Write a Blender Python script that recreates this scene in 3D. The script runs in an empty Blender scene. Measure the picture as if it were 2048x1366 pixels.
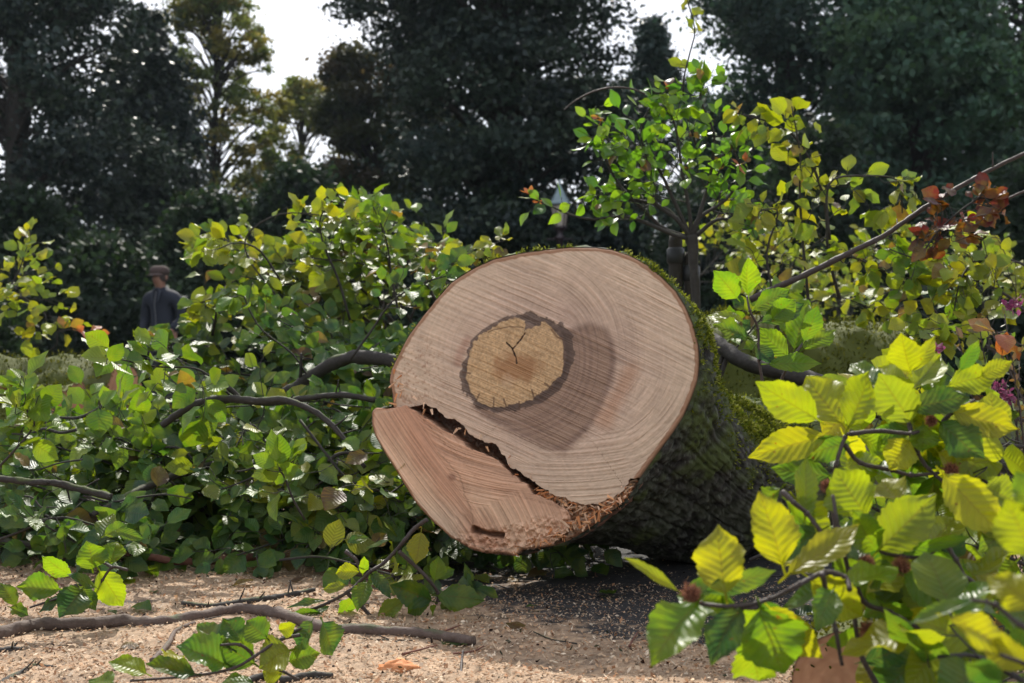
import bpy, math, random
import numpy as np
from mathutils import Vector
PI = math.pi
S = bpy.context.scene
COL = S.collection
R = math.radians

# ------------------------------------------------------------------ camera, sky, sun, exposure
FPX = 2400.0; CAMZ = 0.55; PITCH = math.atan(57/2400.0)
cd = bpy.data.cameras.new('camera'); cam = bpy.data.objects.new('camera', cd); COL.objects.link(cam)
cam.location = (0, 0, CAMZ); cam.rotation_euler = (PI/2 + PITCH, 0, 0)
cd.sensor_width = 36.0; cd.lens = 36.0*FPX/2048.0; cd.clip_start = 0.02; cd.clip_end = 2000
cd.dof.use_dof = True; cd.dof.focus_distance = 2.5; cd.dof.aperture_fstop = 6.3
S.camera = cam
SUN_EL, SUN_AZ = 45.0, -5.0        # azimuth to the right of straight ahead (+Y)
w = bpy.data.worlds.new('World'); S.world = w; w.use_nodes = True
nt = w.node_tree; bg = nt.nodes['Background']
sky = nt.nodes.new('ShaderNodeTexSky'); sky.sky_type = 'NISHITA'; sky.sun_disc = False
sky.sun_elevation = R(SUN_EL); sky.sun_rotation = R(SUN_AZ); sky.air_density = 1.0; sky.dust_density = 3.0
hs = nt.nodes.new('ShaderNodeHueSaturation'); hs.inputs['Saturation'].default_value = 0.42
nt.links.new(sky.outputs[0], hs.inputs['Color']); cn = nt.nodes.new('ShaderNodeTexNoise'); cn.inputs['Scale'].default_value = 2.2; cn.inputs['Detail'].default_value = 6; cn.inputs['Roughness'].default_value = 0.6
tcw = nt.nodes.new('ShaderNodeTexCoord'); nt.links.new(tcw.outputs['Generated'], cn.inputs['Vector'])
crp = nt.nodes.new('ShaderNodeValToRGB'); crp.color_ramp.elements[0].position = 0.3; crp.color_ramp.elements[0].color = (4.1, 4.5, 5.4, 1); crp.color_ramp.elements[1].position = 0.7; crp.color_ramp.elements[1].color = (5.9, 6.1, 6.6, 1)
nt.links.new(cn.outputs[0], crp.inputs[0])
cm = nt.nodes.new('ShaderNodeMix'); cm.data_type = 'RGBA'; cm.inputs[0].default_value = 0.72
nt.links.new(hs.outputs[0], cm.inputs[6]); nt.links.new(crp.outputs[0], cm.inputs[7]); nt.links.new(cm.outputs[2], bg.inputs['Color'])
bg.inputs['Strength'].default_value = 0.14
sd = bpy.data.lights.new('sun', 'SUN'); sd.energy = 4.0; sd.angle = R(0.6); sd.color = (1.0, 0.95, 0.86)
sun = bpy.data.objects.new('sun', sd); COL.objects.link(sun)
sv = Vector((math.sin(R(SUN_AZ))*math.cos(R(SUN_EL)), math.cos(R(SUN_AZ))*math.cos(R(SUN_EL)), math.sin(R(SUN_EL))))
sun.rotation_euler = sv.to_track_quat('Z', 'Y').to_euler(); sun.location = (0, 0, 30)
S.view_settings.view_transform = 'Standard'; S.view_settings.look = 'None'
S.view_settings.exposure = 0.65; S.view_settings.gamma = 1.0
S.cycles.max_bounces = 8; S.cycles.transparent_max_bounces = 8; S.cycles.transmission_bounces = 4
S.cycles.use_denoising = True

# ------------------------------------------------------------------ helpers
def P(px, py, d):
    """point at photo position (2048 wide) and real distance d ahead of the camera"""
    dx = (px-1024)/FPX; dy = (683-py)/FPX
    c, s = math.cos(PITCH), math.sin(PITCH)
    t = d/(c - dy*s)
    return np.array([t*dx, d, CAMZ + t*(s + dy*c)])
def G(px, py, z=0.0):
    """point on the ground (height z) seen at a photo position"""
    dx = (px-1024)/FPX; dy = (683-py)/FPX
    c, s = math.cos(PITCH), math.sin(PITCH)
    t = (z-CAMZ)/(s + dy*c)
    return np.array([t*dx, t*(c-dy*s), z])
def lin(r, g, b):
    f = lambda c: ((c/255+0.055)/1.055)**2.4 if c > 10 else c/255/12.92
    return np.array([f(r), f(g), f(b)])
def nrmz(a): return a/np.maximum(np.linalg.norm(a, axis=-1, keepdims=True), 1e-9)

def hashn(i, seed):
    x = (i.astype(np.int64)*374761393 + seed*668265263) & 0xffffffff
    x = ((x ^ (x >> 13))*1274126177) & 0xffffffff
    x = x ^ (x >> 16)
    return (x & 0xffff)/65535.0
def vnoise(x, y, z=None, seed=0):
    if z is None: z = np.zeros_like(x)
    xi, yi, zi = np.floor(x), np.floor(y), np.floor(z)
    fx, fy, fz = x-xi, y-yi, z-zi
    fx, fy, fz = fx*fx*(3-2*fx), fy*fy*(3-2*fy), fz*fz*(3-2*fz)
    xi, yi, zi = xi.astype(np.int64), yi.astype(np.int64), zi.astype(np.int64)
    def h(a, b, c): return hashn((xi+a) + (yi+b)*7919 + (zi+c)*104729, seed)
    r = 0
    for a in (0, 1):
        for b in (0, 1):
            for c in (0, 1):
                r = r + h(a, b, c)*(fx if a else 1-fx)*(fy if b else 1-fy)*(fz if c else 1-fz)
    return r
def fbm(x, y, z=None, seed=0, o=4, g=0.5):
    r, a, t = 0, 1.0, 0
    for k in range(o):
        f = 2.03**k
        r = r + a*vnoise(x*f, y*f, None if z is None else z*f, seed+k*17); t += a; a *= g
    return r/t
def sstep(a, b, x):
    t = np.clip((x-a)/(b-a), 0, 1); return t*t*(3-2*t)
def catmull(pts, n):
    pts = np.asarray(pts, float)
    if len(pts) == 2: pts = np.array([pts[0], (pts[0]+pts[1])/2, pts[1]])
    q = np.vstack([2*pts[0]-pts[1], pts, 2*pts[-1]-pts[-2]])
    t = np.linspace(0, len(pts)-1, n); i = np.minimum(t.astype(int), len(pts)-2); f = (t-i)[:, None]
    a, b, c, d = q[i], q[i+1], q[i+2], q[i+3]
    return 0.5*(2*b + (c-a)*f + (2*a-5*b+4*c-d)*f**2 + (3*b-a-3*c+d)*f**3)

def mkmesh(name, V, F, uv=None, col=None, smooth=True, mats=None, fmat=None):
    me = bpy.data.meshes.new(name)
    V = np.asarray(V, np.float32); F = np.asarray(F, np.int32)
    n, k = F.shape
    me.vertices.add(len(V)); me.vertices.foreach_set('co', V.ravel())
    me.loops.add(n*k); me.loops.foreach_set('vertex_index', F.ravel())
    me.polygons.add(n); me.polygons.foreach_set('loop_start', np.arange(0, n*k, k, dtype=np.int32))
    me.polygons.foreach_set('loop_total', np.full(n, k, np.int32))
    me.polygons.foreach_set('use_smooth', np.full(n, smooth))
    if uv is not None:
        l = me.uv_layers.new(name='UVMap'); l.data.foreach_set('uv', np.asarray(uv, np.float32)[F.ravel()].ravel())
    if col is not None:
        a = me.color_attributes.new('tint', 'FLOAT_COLOR', 'POINT')
        c4 = np.ones((len(V), 4), np.float32); c4[:, :3] = col; a.data.foreach_set('color', c4.ravel())
    if fmat is not None: me.polygons.foreach_set('material_index', np.asarray(fmat, np.int32))
    me.update(calc_edges=True)
    for m in (mats or []): me.materials.append(m)
    return me

class Geo:
    """collects pieces of one part"""
    def __init__(s): s.V, s.F, s.U, s.C, s.n = [], [], [], [], 0
    def add(s, V, F, U=None, C=None):
        V = np.asarray(V, float); F = np.asarray(F, int)
        if F.shape[1] == 3: F = np.hstack([F, F[:, 2:3]])
        s.V.append(V); s.F.append(F + s.n); s.n += len(V)
        s.U.append(U if U is not None else np.zeros((len(V), 2)))
        c = np.ones((len(V), 3))*0.5 if C is None else np.broadcast_to(C, (len(V), 3)); s.C.append(c)
        return s
    def tube(s, pts, rad, n=8, steps=None, C=None, rough=0.0, seed=1, cap=True):
        pts = np.asarray(pts, float); m = steps or max(4, 3*len(pts))
        p = catmull(pts, m); rad = np.interp(np.linspace(0, 1, m), np.linspace(0, 1, len(np.atleast_1d(rad))), np.atleast_1d(rad))
        T = nrmz(np.gradient(p, axis=0))
        ref = np.array([0, 0, 1.0]) if abs(T[:, 2]).mean() < 0.8 else np.array([1.0, 0, 0])
        A = nrmz(np.cross(T, ref)); B = np.cross(T, A)
        th = np.linspace(0, 2*PI, n, endpoint=False)
        rr = rad[:, None]*np.ones((1, n))
        if rough:
            q = p[:, None, :] + rad[:, None, None]*(np.cos(th)[None, :, None]*A[:, None, :] + np.sin(th)[None, :, None]*B[:, None, :])
            sc = 0.8/max(rad.mean(), 1e-4)
            rr = rr*(1 + rough*2*(fbm(q[..., 0]*sc, q[..., 1]*sc, q[..., 2]*sc, seed, 3) - 0.5))
        V = p[:, None, :] + rr[..., None]*(np.cos(th)[None, :, None]*A[:, None, :] + np.sin(th)[None, :, None]*B[:, None, :])
        V = V.reshape(-1, 3)
        i = np.arange(m-1)[:, None]*n; j = np.arange(n)[None, :]; k = (np.arange(n)[None, :]+1) % n
        F = np.stack([i+j, i+n+j, i+n+k, i+k], -1).reshape(-1, 4)
        L = np.concatenate([[0], np.cumsum(np.linalg.norm(np.diff(p, axis=0), axis=1))])
        U = np.stack([np.repeat(L, n), np.tile(np.arange(n)/n, m)], -1)
        if cap:
            V = np.vstack([V, p[0], p[-1]]); U = np.vstack([U, [0, 0], [L[-1], 0]])
            jj = np.arange(n); kk = (jj+1) % n
            F = np.vstack([F, np.stack([jj, kk, kk*0+m*n, kk*0+m*n], -1), np.stack([(m-1)*n+kk, (m-1)*n+jj, kk*0+m*n+1, kk*0+m*n+1], -1)])
        return s.add(V, F, U, C)
    def box(s, c, h, C=None, rz=0.0):
        c = np.array(c, float); h = np.array(h, float)
        q = np.array([[-1,-1,-1],[1,-1,-1],[1,1,-1],[-1,1,-1],[-1,-1,1],[1,-1,1],[1,1,1],[-1,1,1]], float)*h
        a = np.array([[math.cos(rz), -math.sin(rz), 0],[math.sin(rz), math.cos(rz), 0],[0, 0, 1]])
        return s.add(q@a.T + c, [[0,3,2,1],[4,5,6,7],[0,1,5,4],[1,2,6,5],[2,3,7,6],[3,0,4,7]], None, C)
    def lathe(s, prof, c, n=24, C=None):
        prof = np.array(prof, float); m = len(prof); th = np.linspace(0, 2*PI, n, endpoint=False)
        V = np.stack([prof[:, None, 0]*np.cos(th), prof[:, None, 0]*np.sin(th), prof[:, None, 1]*np.ones(n)], -1).reshape(-1, 3) + np.array(c)
        i = np.arange(m-1)[:, None]*n; j = np.arange(n)[None, :]; k = (j+1) % n
        return s.add(V, np.stack([i+j, i+k, i+n+k, i+n+j], -1).reshape(-1, 4), None, C)
    def mesh(s, name, mat, off=(0, 0, 0), smooth=True):
        return mkmesh(name, np.vstack(s.V) - np.array(off), np.vstack(s.F), np.vstack(s.U), np.vstack(s.C), smooth, [mat])

def thing(name, label, cat, loc=(0, 0, 0), group=None):
    o = bpy.data.objects.new(name, None); o.empty_display_size = 0.1; COL.objects.link(o)
    o.location = tuple(float(v) for v in loc); o['label'] = label; o['category'] = cat
    if group: o['group'] = group
    return o
def wloc(o):
    l = np.zeros(3)
    while o is not None: l += np.array(o.location); o = o.parent
    return l
def part(name, geo, mat, parent, kind=None, smooth=True):
    off = wloc(parent)
    me = geo.mesh(name, mat, off, smooth) if isinstance(geo, Geo) else geo
    o = bpy.data.objects.new(name, me); COL.objects.link(o); o.parent = parent
    if kind: o['kind'] = kind
    return o
def single(name, geo, mat, label=None, cat=None, group=None, kind=None, loc=(0, 0, 0), smooth=True):
    me = geo.mesh(name, mat, loc, smooth) if isinstance(geo, Geo) else geo
    o = bpy.data.objects.new(name, me); COL.objects.link(o); o.location = tuple(float(v) for v in loc)
    if label: o['label'] = label
    if cat: o['category'] = cat
    if group: o['group'] = group
    if kind: o['kind'] = kind
    return o

# ------------------------------------------------------------------ materials
class NM:
    def __init__(s, name):
        s.m = bpy.data.materials.new(name); s.m.use_nodes = True; s.t = s.m.node_tree
        s.b = s.t.nodes['Principled BSDF']; s.out = s.t.nodes['Material Output']
    def n(s, typ, **kw):
        x = s.t.nodes.new(typ)
        for k, v in kw.items(): setattr(x, k, v)
        return x
    def l(s, a, b): s.t.links.new(a, b)
    def math(s, op, a, b=None, c=None, clamp=False):
        x = s.n('ShaderNodeMath', operation=op); x.use_clamp = clamp
        for i, v in enumerate((a, b, c)):
            if v is None: continue
            if hasattr(v, 'type') and not isinstance(v, (int, float)): s.l(v, x.inputs[i])
            else: x.inputs[i].default_value = v
        return x.outputs[0]
    def mix(s, f, a, b, bt='MIX'):
        x = s.n('ShaderNodeMix', data_type='RGBA', blend_type=bt)
        for sock, v in ((x.inputs[0], f), (x.inputs[6], a), (x.inputs[7], b)):
            if hasattr(v, 'type') and not isinstance(v, (int, float, tuple)): s.l(v, sock)
            elif isinstance(v, (int, float)): sock.default_value = v
            else: sock.default_value = (v[0], v[1], v[2], 1)
        return x.outputs[2]
    def noise(s, scale, detail=4, rough=0.55, vec=None, dist=0.0):
        x = s.n('ShaderNodeTexNoise'); x.inputs['Scale'].default_value = scale; x.inputs['Detail'].default_value = detail
        x.inputs['Roughness'].default_value = rough; x.inputs['Distortion'].default_value = dist
        s.l(vec if vec is not None else s.obj(), x.inputs['Vector']); return x.outputs[0]
    def obj(s):
        if not hasattr(s, '_tc'): s._tc = s.n('ShaderNodeTexCoord')
        return s._tc.outputs['Object']
    def geo(s):
        if not hasattr(s, '_g'): s._g = s.n('ShaderNodeNewGeometry')
        return s._g
    def ramp(s, f, *st):
        x = s.n('ShaderNodeValToRGB'); e = x.color_ramp.elements
        for i, (p, c) in enumerate(st):
            el = e[i] if i < 2 else e.new(p)
            el.position = p; el.color = (c, c, c, 1) if isinstance(c, (int, float)) else (c[0], c[1], c[2], 1)
        s.l(f, x.inputs[0]); return x.outputs[0]
    def bump(s, h, strength=0.5, dist=0.01):
        x = s.n('ShaderNodeBump'); x.inputs['Strength'].default_value = strength; x.inputs['Distance'].default_value = dist
        s.l(h, x.inputs['Height']); s.l(x.outputs[0], s.b.inputs['Normal']); return x.outputs[0]
    def tint(s):
        a = s.n('ShaderNodeAttribute', attribute_name='tint'); return a.outputs['Color']

def simple(name, col, rough=0.6, metal=0.0, nscale=None, var=0.3, spec=None):
    m = NM(name); m.b.inputs['Roughness'].default_value = rough; m.b.inputs['Metallic'].default_value = metal
    if spec is not None: m.b.inputs['Specular IOR Level'].default_value = spec
    if nscale:
        f = m.noise(nscale)
        c = m.mix(f, tuple(v*(1-var) for v in col), tuple(min(1, v*(1+var)) for v in col)); m.l(c, m.b.inputs['Base Color'])
        m.bump(f, 0.3, 0.01)
    else: m.b.inputs['Base Color'].default_value = (*col, 1)
    return m.m

def leaf_mat(name, trans=0.5, rough=0.36, veins=True, tmul=(1.7, 1.6, 0.6), spot=0.0, spec=0.5, vstr=0.3, bst=0.34):
    m = NM(name); t = m.tint()
    if veins:
        uv = m.n('ShaderNodeUVMap'); sp = m.n('ShaderNodeSeparateXYZ'); m.l(uv.outputs[0], sp.inputs[0])
        u, v = sp.outputs[0], sp.outputs[1]
        va = m.math('MULTIPLY', m.math('ABSOLUTE', m.math('SUBTRACT', v, 0.5)), 2.0)
        ph = m.math('SUBTRACT', m.math('MULTIPLY', u, 9.0), m.math('MULTIPLY', va, 2.1))
        tri = m.math('PINGPONG', ph, 0.5)                       # 0 at the vein, 0.5 between
        side = m.math('SUBTRACT', 1.0, m.math('MULTIPLY', tri, 11.0), clamp=True)
        mid = m.math('SUBTRACT', 1.0, m.math('MULTIPLY', va, 14.0), clamp=True)
        vein = m.math('MAXIMUM', m.math('MULTIPLY', side, 0.6), mid)
        n1 = m.noise(22, 3)
        t2 = m.mix(m.math('MULTIPLY', m.ramp(n1, (0.42, 0.0), (0.62, 1.0)), 0.4), t, m.mix(0.5, t, (0.40, 0.39, 0.01)))
        nt2 = m.noise(1.7, 2)
        t2 = m.mix(m.math('MULTIPLY', m.noise(38, 3), 0.8), t2, m.mix(1.0, t2, (0.5, 0.72, 0.7), 'MULTIPLY'))
        if spot:
            sn = m.noise(95, 2, 0.6)
            t2 = m.mix(m.math('MULTIPLY', m.ramp(sn, (0.70, 0.0), (0.74, 1.0)), spot), t2, (0.16, 0.05, 0.01))
        c = m.mix(m.math('MULTIPLY', vein, vstr), t2, m.mix(0.55, m.mix(1.0, t2, (0.62, 0.45, 0.4), 'MULTIPLY'), (0.14, 0.07, 0.015)))
        hh = m.math('ADD', m.math('MULTIPLY', tri, 1.6), m.math('MULTIPLY', m.noise(160, 2), 0.25))
        nb = m.bump(hh, bst, 0.003)
    else: c = t; nb = None
    back = m.geo().outputs['Backfacing']
    m.l(m.mix(m.math('MULTIPLY', back, 0.25), c, m.mix(0.5, c, (0.30, 0.36, 0.22))), m.b.inputs['Base Color'])
    m.b.inputs['Roughness'].default_value = rough; m.b.inputs['Specular IOR Level'].default_value = spec
    tr = m.n('ShaderNodeBsdfTranslucent'); m.l(m.mix(1.0, c, tmul, 'MULTIPLY'), tr.inputs['Color'])
    if nb is not None: m.l(nb, tr.inputs['Normal'])
    mx = m.n('ShaderNodeMixShader'); mx.inputs[0].default_value = trans
    m.l(m.b.outputs[0], mx.inputs[1]); m.l(tr.outputs[0], mx.inputs[2]); m.l(mx.outputs[0], m.out.inputs['Surface'])
    return m.m

M = {}
M['leaf'] = leaf_mat('beech_leaf', 0.43, 0.47, True, spot=0.3, spec=0.5)
M['leaf_near'] = leaf_mat('beech_leaf_spotted', 0.62, 0.40, True, spot=0.8, vstr=0.42, bst=0.3)
M['rose_leaf'] = leaf_mat('rose_leaf', 0.45, 0.3, False, (1.6, 1.8, 0.5))
M['tree_leaf'] = leaf_mat('tree_leaf', 0.33, 0.62, False, (1.5, 1.4, 0.7), spec=0.25)
M['needle'] = leaf_mat('needle_leaf', 0.08, 0.5, False, (1.2, 1.3, 0.8), spec=0.3)

def bark_mat(name, c0, c1, scale=60, green=None, gthr=0.55, bump=0.5, rough=0.8):
    m = NM(name); n1 = m.noise(scale, 6, 0.65); n2 = m.noise(scale*0.15, 3)
    c = m.mix(n1, c0, c1); c = m.mix(m.math('MULTIPLY', n2, 0.6), c, m.mix(1.0, c, (0.55, 0.5, 0.5), 'MULTIPLY'))
    if green is not None:
        nz = m.n('ShaderNodeSeparateXYZ'); m.l(m.geo().outputs['Normal'], nz.inputs[0])
        up = m.math('MULTIPLY_ADD', nz.outputs[2], 0.18, m.noise(scale*0.12, 5, 0.6))
        c = m.mix(m.ramp(up, (gthr, 0.0), (gthr+0.12, 1.0)), c, m.mix(n1, tuple(v*0.5 for v in green), green))
    m.l(c, m.b.inputs['Base Color']); m.b.inputs['Roughness'].default_value = rough
    m.b.inputs['Specular IOR Level'].default_value = 0.3
    m.bump(n1, bump, 0.4/scale); return m.m
M['twig'] = bark_mat('twig_bark', (0.03, 0.022, 0.018), (0.10, 0.075, 0.065), 140, None, rough=0.6)
M['branch'] = bark_mat('branch_bark', (0.018, 0.016, 0.014), (0.085, 0.075, 0.065), 80, (0.10, 0.12, 0.04), 0.66)
M['stick'] = bark_mat('stick_bark', (0.06, 0.04, 0.032), (0.20, 0.145, 0.115), 110, (0.10, 0.11, 0.05), 0.68, rough=0.75, bump=0.9)
M['red_stick'] = bark_mat('peeled_stick', (0.10, 0.035, 0.025), (0.28, 0.13, 0.09), 90, None)
M['far_bark'] = bark_mat('tree_bark', (0.02, 0.017, 0.015), (0.06, 0.05, 0.04), 12, None)
M['moss_limb'] = bark_mat('mossy_limb', (0.05, 0.05, 0.04), (0.15, 0.15, 0.11), 90, (0.11, 0.13, 0.04), 0.55)

def tintmat(name, rough=0.7, bumpscale=None, bs=0.4, bd=0.002, spec=0.3, trans=0.0):
    m = NM(name); m.l(m.tint(), m.b.inputs['Base Color']); m.b.inputs['Roughness'].default_value = rough
    m.b.inputs['Specular IOR Level'].default_value = spec
    if bumpscale: m.bump(m.noise(bumpscale, 5, 0.65), bs, bd)
    if trans:
        tr = m.n('ShaderNodeBsdfTranslucent'); m.l(m.tint(), tr.inputs['Color'])
        mx = m.n('ShaderNodeMixShader'); mx.inputs[0].default_value = trans
        m.l(m.b.outputs[0], mx.inputs[1]); m.l(tr.outputs[0], mx.inputs[2]); m.l(mx.outputs[0], m.out.inputs['Surface'])
    return m.m
M['wood'] = tintmat('cut_wood', 0.75, 420, 0.35, 0.0012, 0.25)
M['chips'] = tintmat('wood_chips', 0.85, None, spec=0.2, trans=0.25)
M['moss'] = tintmat('moss_tufts', 0.9, None, spec=0.1, trans=0.3)
M['bark'] = tintmat('trunk_bark', 0.85, 260, 0.8, 0.004, 0.3)

# ------------------------------------------------------------------ setting: ground, road
m = NM('soil'); f = m.noise(3, 8, 0.7); m.l(m.mix(f, (0.02, 0.03, 0.012), (0.07, 0.085, 0.03)), m.b.inputs['Base Color']); m.b.inputs['Roughness'].default_value = 1; m.bump(f, 0.8, 0.1)
g = Geo(); g.add([[-400, -200, -0.004], [400, -200, -0.004], [400, 900, -0.004], [-400, 900, -0.004]], [[0, 1, 2, 3]])
single('ground', g, m.m, kind='structure')

def dust_cover(x, y):
    """how much sawdust lies on the road, 0..1 (the same field is used for the chips)"""
    n = fbm(x*3.2, y*3.2, None, 5, 4)
    n2 = fbm(x*14, y*14, None, 9, 3)
    # clear round patch in front of and under the trunk
    d = np.hypot((x-0.38)/0.62, (y-3.1)/0.52)
    base = 0.98 - 0.95*sstep(1.7, 0.8, d)
    rgt = sstep(-0.15, 0.6, x)*0.22
    return np.clip(base - rgt + (n-0.56)*1.25 + (n2-0.5)*0.6, 0.02, 1)
nx, ny = 520, 330
X, Y = np.meshgrid(np.linspace(-2.6, 2.6, nx), np.linspace(1.5, 4.8, ny))
cv = dust_cover(X, Y)
Z = cv*0.007*fbm(X*7, Y*9, None, 71, 3)**2 + cv*0.012*fbm(X*9, Y*9, None, 3, 4) + 0.008*fbm(X*45, Y*45, None, 4, 3)*cv + 0.0015*vnoise(X*120, Y*120, None, 8) + 0.004
edge = np.minimum.reduce([sstep(0, 0.15, X+2.6), sstep(0, 0.15, 2.6-X), sstep(0, 0.15, Y-1.5), sstep(0, 0.15, 4.8-Y)])
Z = 0.001 + (Z-0.001)*edge
grain = fbm(X*75, Y*75, None, 21, 3)
big = fbm(X*5, Y*7, None, 33, 4)
asp = np.array([0.028, 0.026, 0.026])[None, None]*(0.45+1.3*vnoise(X*150, Y*150, None, 12))[..., None]
dustc = (lin(188, 158, 128)[None, None]*(0.55+0.7*big)[..., None])*(0.35+1.0*grain)[..., None]
mk = sstep(0.38, 0.66, cv*0.75 + 0.45*grain)[..., None]*0.9
colr = asp*(1-mk) + dustc*mk
idx = np.arange(nx*ny).reshape(ny, nx)
F = np.stack([idx[:-1, :-1], idx[:-1, 1:], idx[1:, 1:], idx[1:, :-1]], -1).reshape(-1, 4)
g = Geo(); g.add(np.stack([X, Y, Z], -1).reshape(-1, 3), F, None, colr.reshape(-1, 3))
rm = tintmat('dusty_asphalt', 0.82, 330, 0.9, 0.004, 0.35)
mr = NM('asphalt'); f = mr.noise(180, 4, 0.7); f2 = mr.noise(4, 4)
mr.l(mr.mix(f2, mr.mix(f, (0.02, 0.02, 0.021), (0.09, 0.085, 0.08)), mr.mix(f, (0.07, 0.055, 0.04), (0.3, 0.22, 0.16))), mr.b.inputs['Base Color'])
mr.b.inputs['Roughness'].default_value = 0.8; mr.bump(f, 0.5, 0.005)
g2 = Geo(); g2.add([[-9, -4, 0.0], [9, -4, 0.0], [9, 9, 0.0], [-9, 9, 0.0]], [[0, 1, 2, 3]])
single('road', g2, mr.m, kind='structure')
single('sawdust', g, rm, kind='stuff', label='pale sawdust spread over the dark asphalt', cat='sawdust')

rng = np.random.default_rng(7)
def chips(n, xr, yr, smin, smax, seed, cols):
    r = np.random.default_rng(seed)
    x = r.uniform(*xr, n*3); y = yr[0] + (yr[1]-yr[0])*r.uniform(0, 1, n*3)**1.3
    keep = r.uniform(0, 1, n*3) < dust_cover(x, y)**1.2 + 0.05
    x, y = x[keep][:n], y[keep][:n]; k = len(x)
    z = 0.008 + dust_cover(x, y)*(0.010*fbm(x*9, y*9, None, 3, 4) + 0.007*fbm(x*7, y*9, None, 71, 3)**2) + r.uniform(0, 0.004, k)
    L = smin + (smax-smin)*r.uniform(0, 1, k)**2.5; W = L*r.uniform(0.25, 0.7, k)
    th = r.uniform(0, 2*PI, k); tl = r.normal(0, 0.45, (k, 2))
    a = np.stack([np.cos(th), np.sin(th), tl[:, 0]], -1); b = np.stack([-np.sin(th), np.cos(th), tl[:, 1]], -1)
    c = np.stack([x, y, z+L*0.25], -1)
    V = np.stack([c-a*L[:, None]/2, c+b*W[:, None]/2, c+a*L[:, None]/2, c-b*W[:, None]/2], 1).reshape(-1, 3)
    F = np.arange(4*k).reshape(-1, 4)
    C = np.array(cols)[r.integers(0, len(cols), k)]*r.uniform(0.45, 1.15, (k, 1))
    return V, F, np.repeat(C, 4, 0)
g = Geo()
cc = [lin(206, 176, 145), lin(198, 162, 128), lin(224, 204, 178), lin(182, 138, 104), lin(212, 186, 156)]
V, F, C = chips(90000, (-1.9, 1.5), (1.95, 4.0), 0.003, 0.013, 1, cc); g.add(V, F, None, C)
V, F, C = chips(5000, (-1.9, 1.5), (1.95, 4.0), 0.006, 0.014, 2, cc); g.add(V, F, None, C)
V, F, C = chips(5500, (-1.9, 1.5), (1.95, 4.0), 0.004, 0.014, 3, [lin(70, 45, 35), lin(50, 35, 30), lin(60, 60, 40)]); g.add(V, F, None, C)
# loose bits lying thinly on the bare asphalt
r = np.random.default_rng(77); k = 22000
x = r.uniform(-0.5, 1.1, k); y = 1.95+1.1*r.uniform(0, 1, k)**1.5; th = r.uniform(0, 2*PI, k); L = r.uniform(0.002, 0.005, k)
c = np.stack([x, y, np.full(k, 0.0085)], -1); a = np.stack([np.cos(th), np.sin(th), r.normal(0, .3, k)], -1)*L[:, None]; b = np.stack([-np.sin(th), np.cos(th), r.normal(0, .3, k)], -1)*L[:, None]*0.4
g.add(np.stack([c-a, c+b, c+a, c-b], 1).reshape(-1, 3), np.arange(4*k).reshape(-1, 4), None, np.repeat(np.array(cc)[r.integers(0, 5, k)]*0.8, 4, 0))
single('wood_chips', g, M['chips'], kind='stuff', label='loose crumbs and flakes of sawn wood strewn on the road', cat='wood chips', smooth=False)

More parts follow.
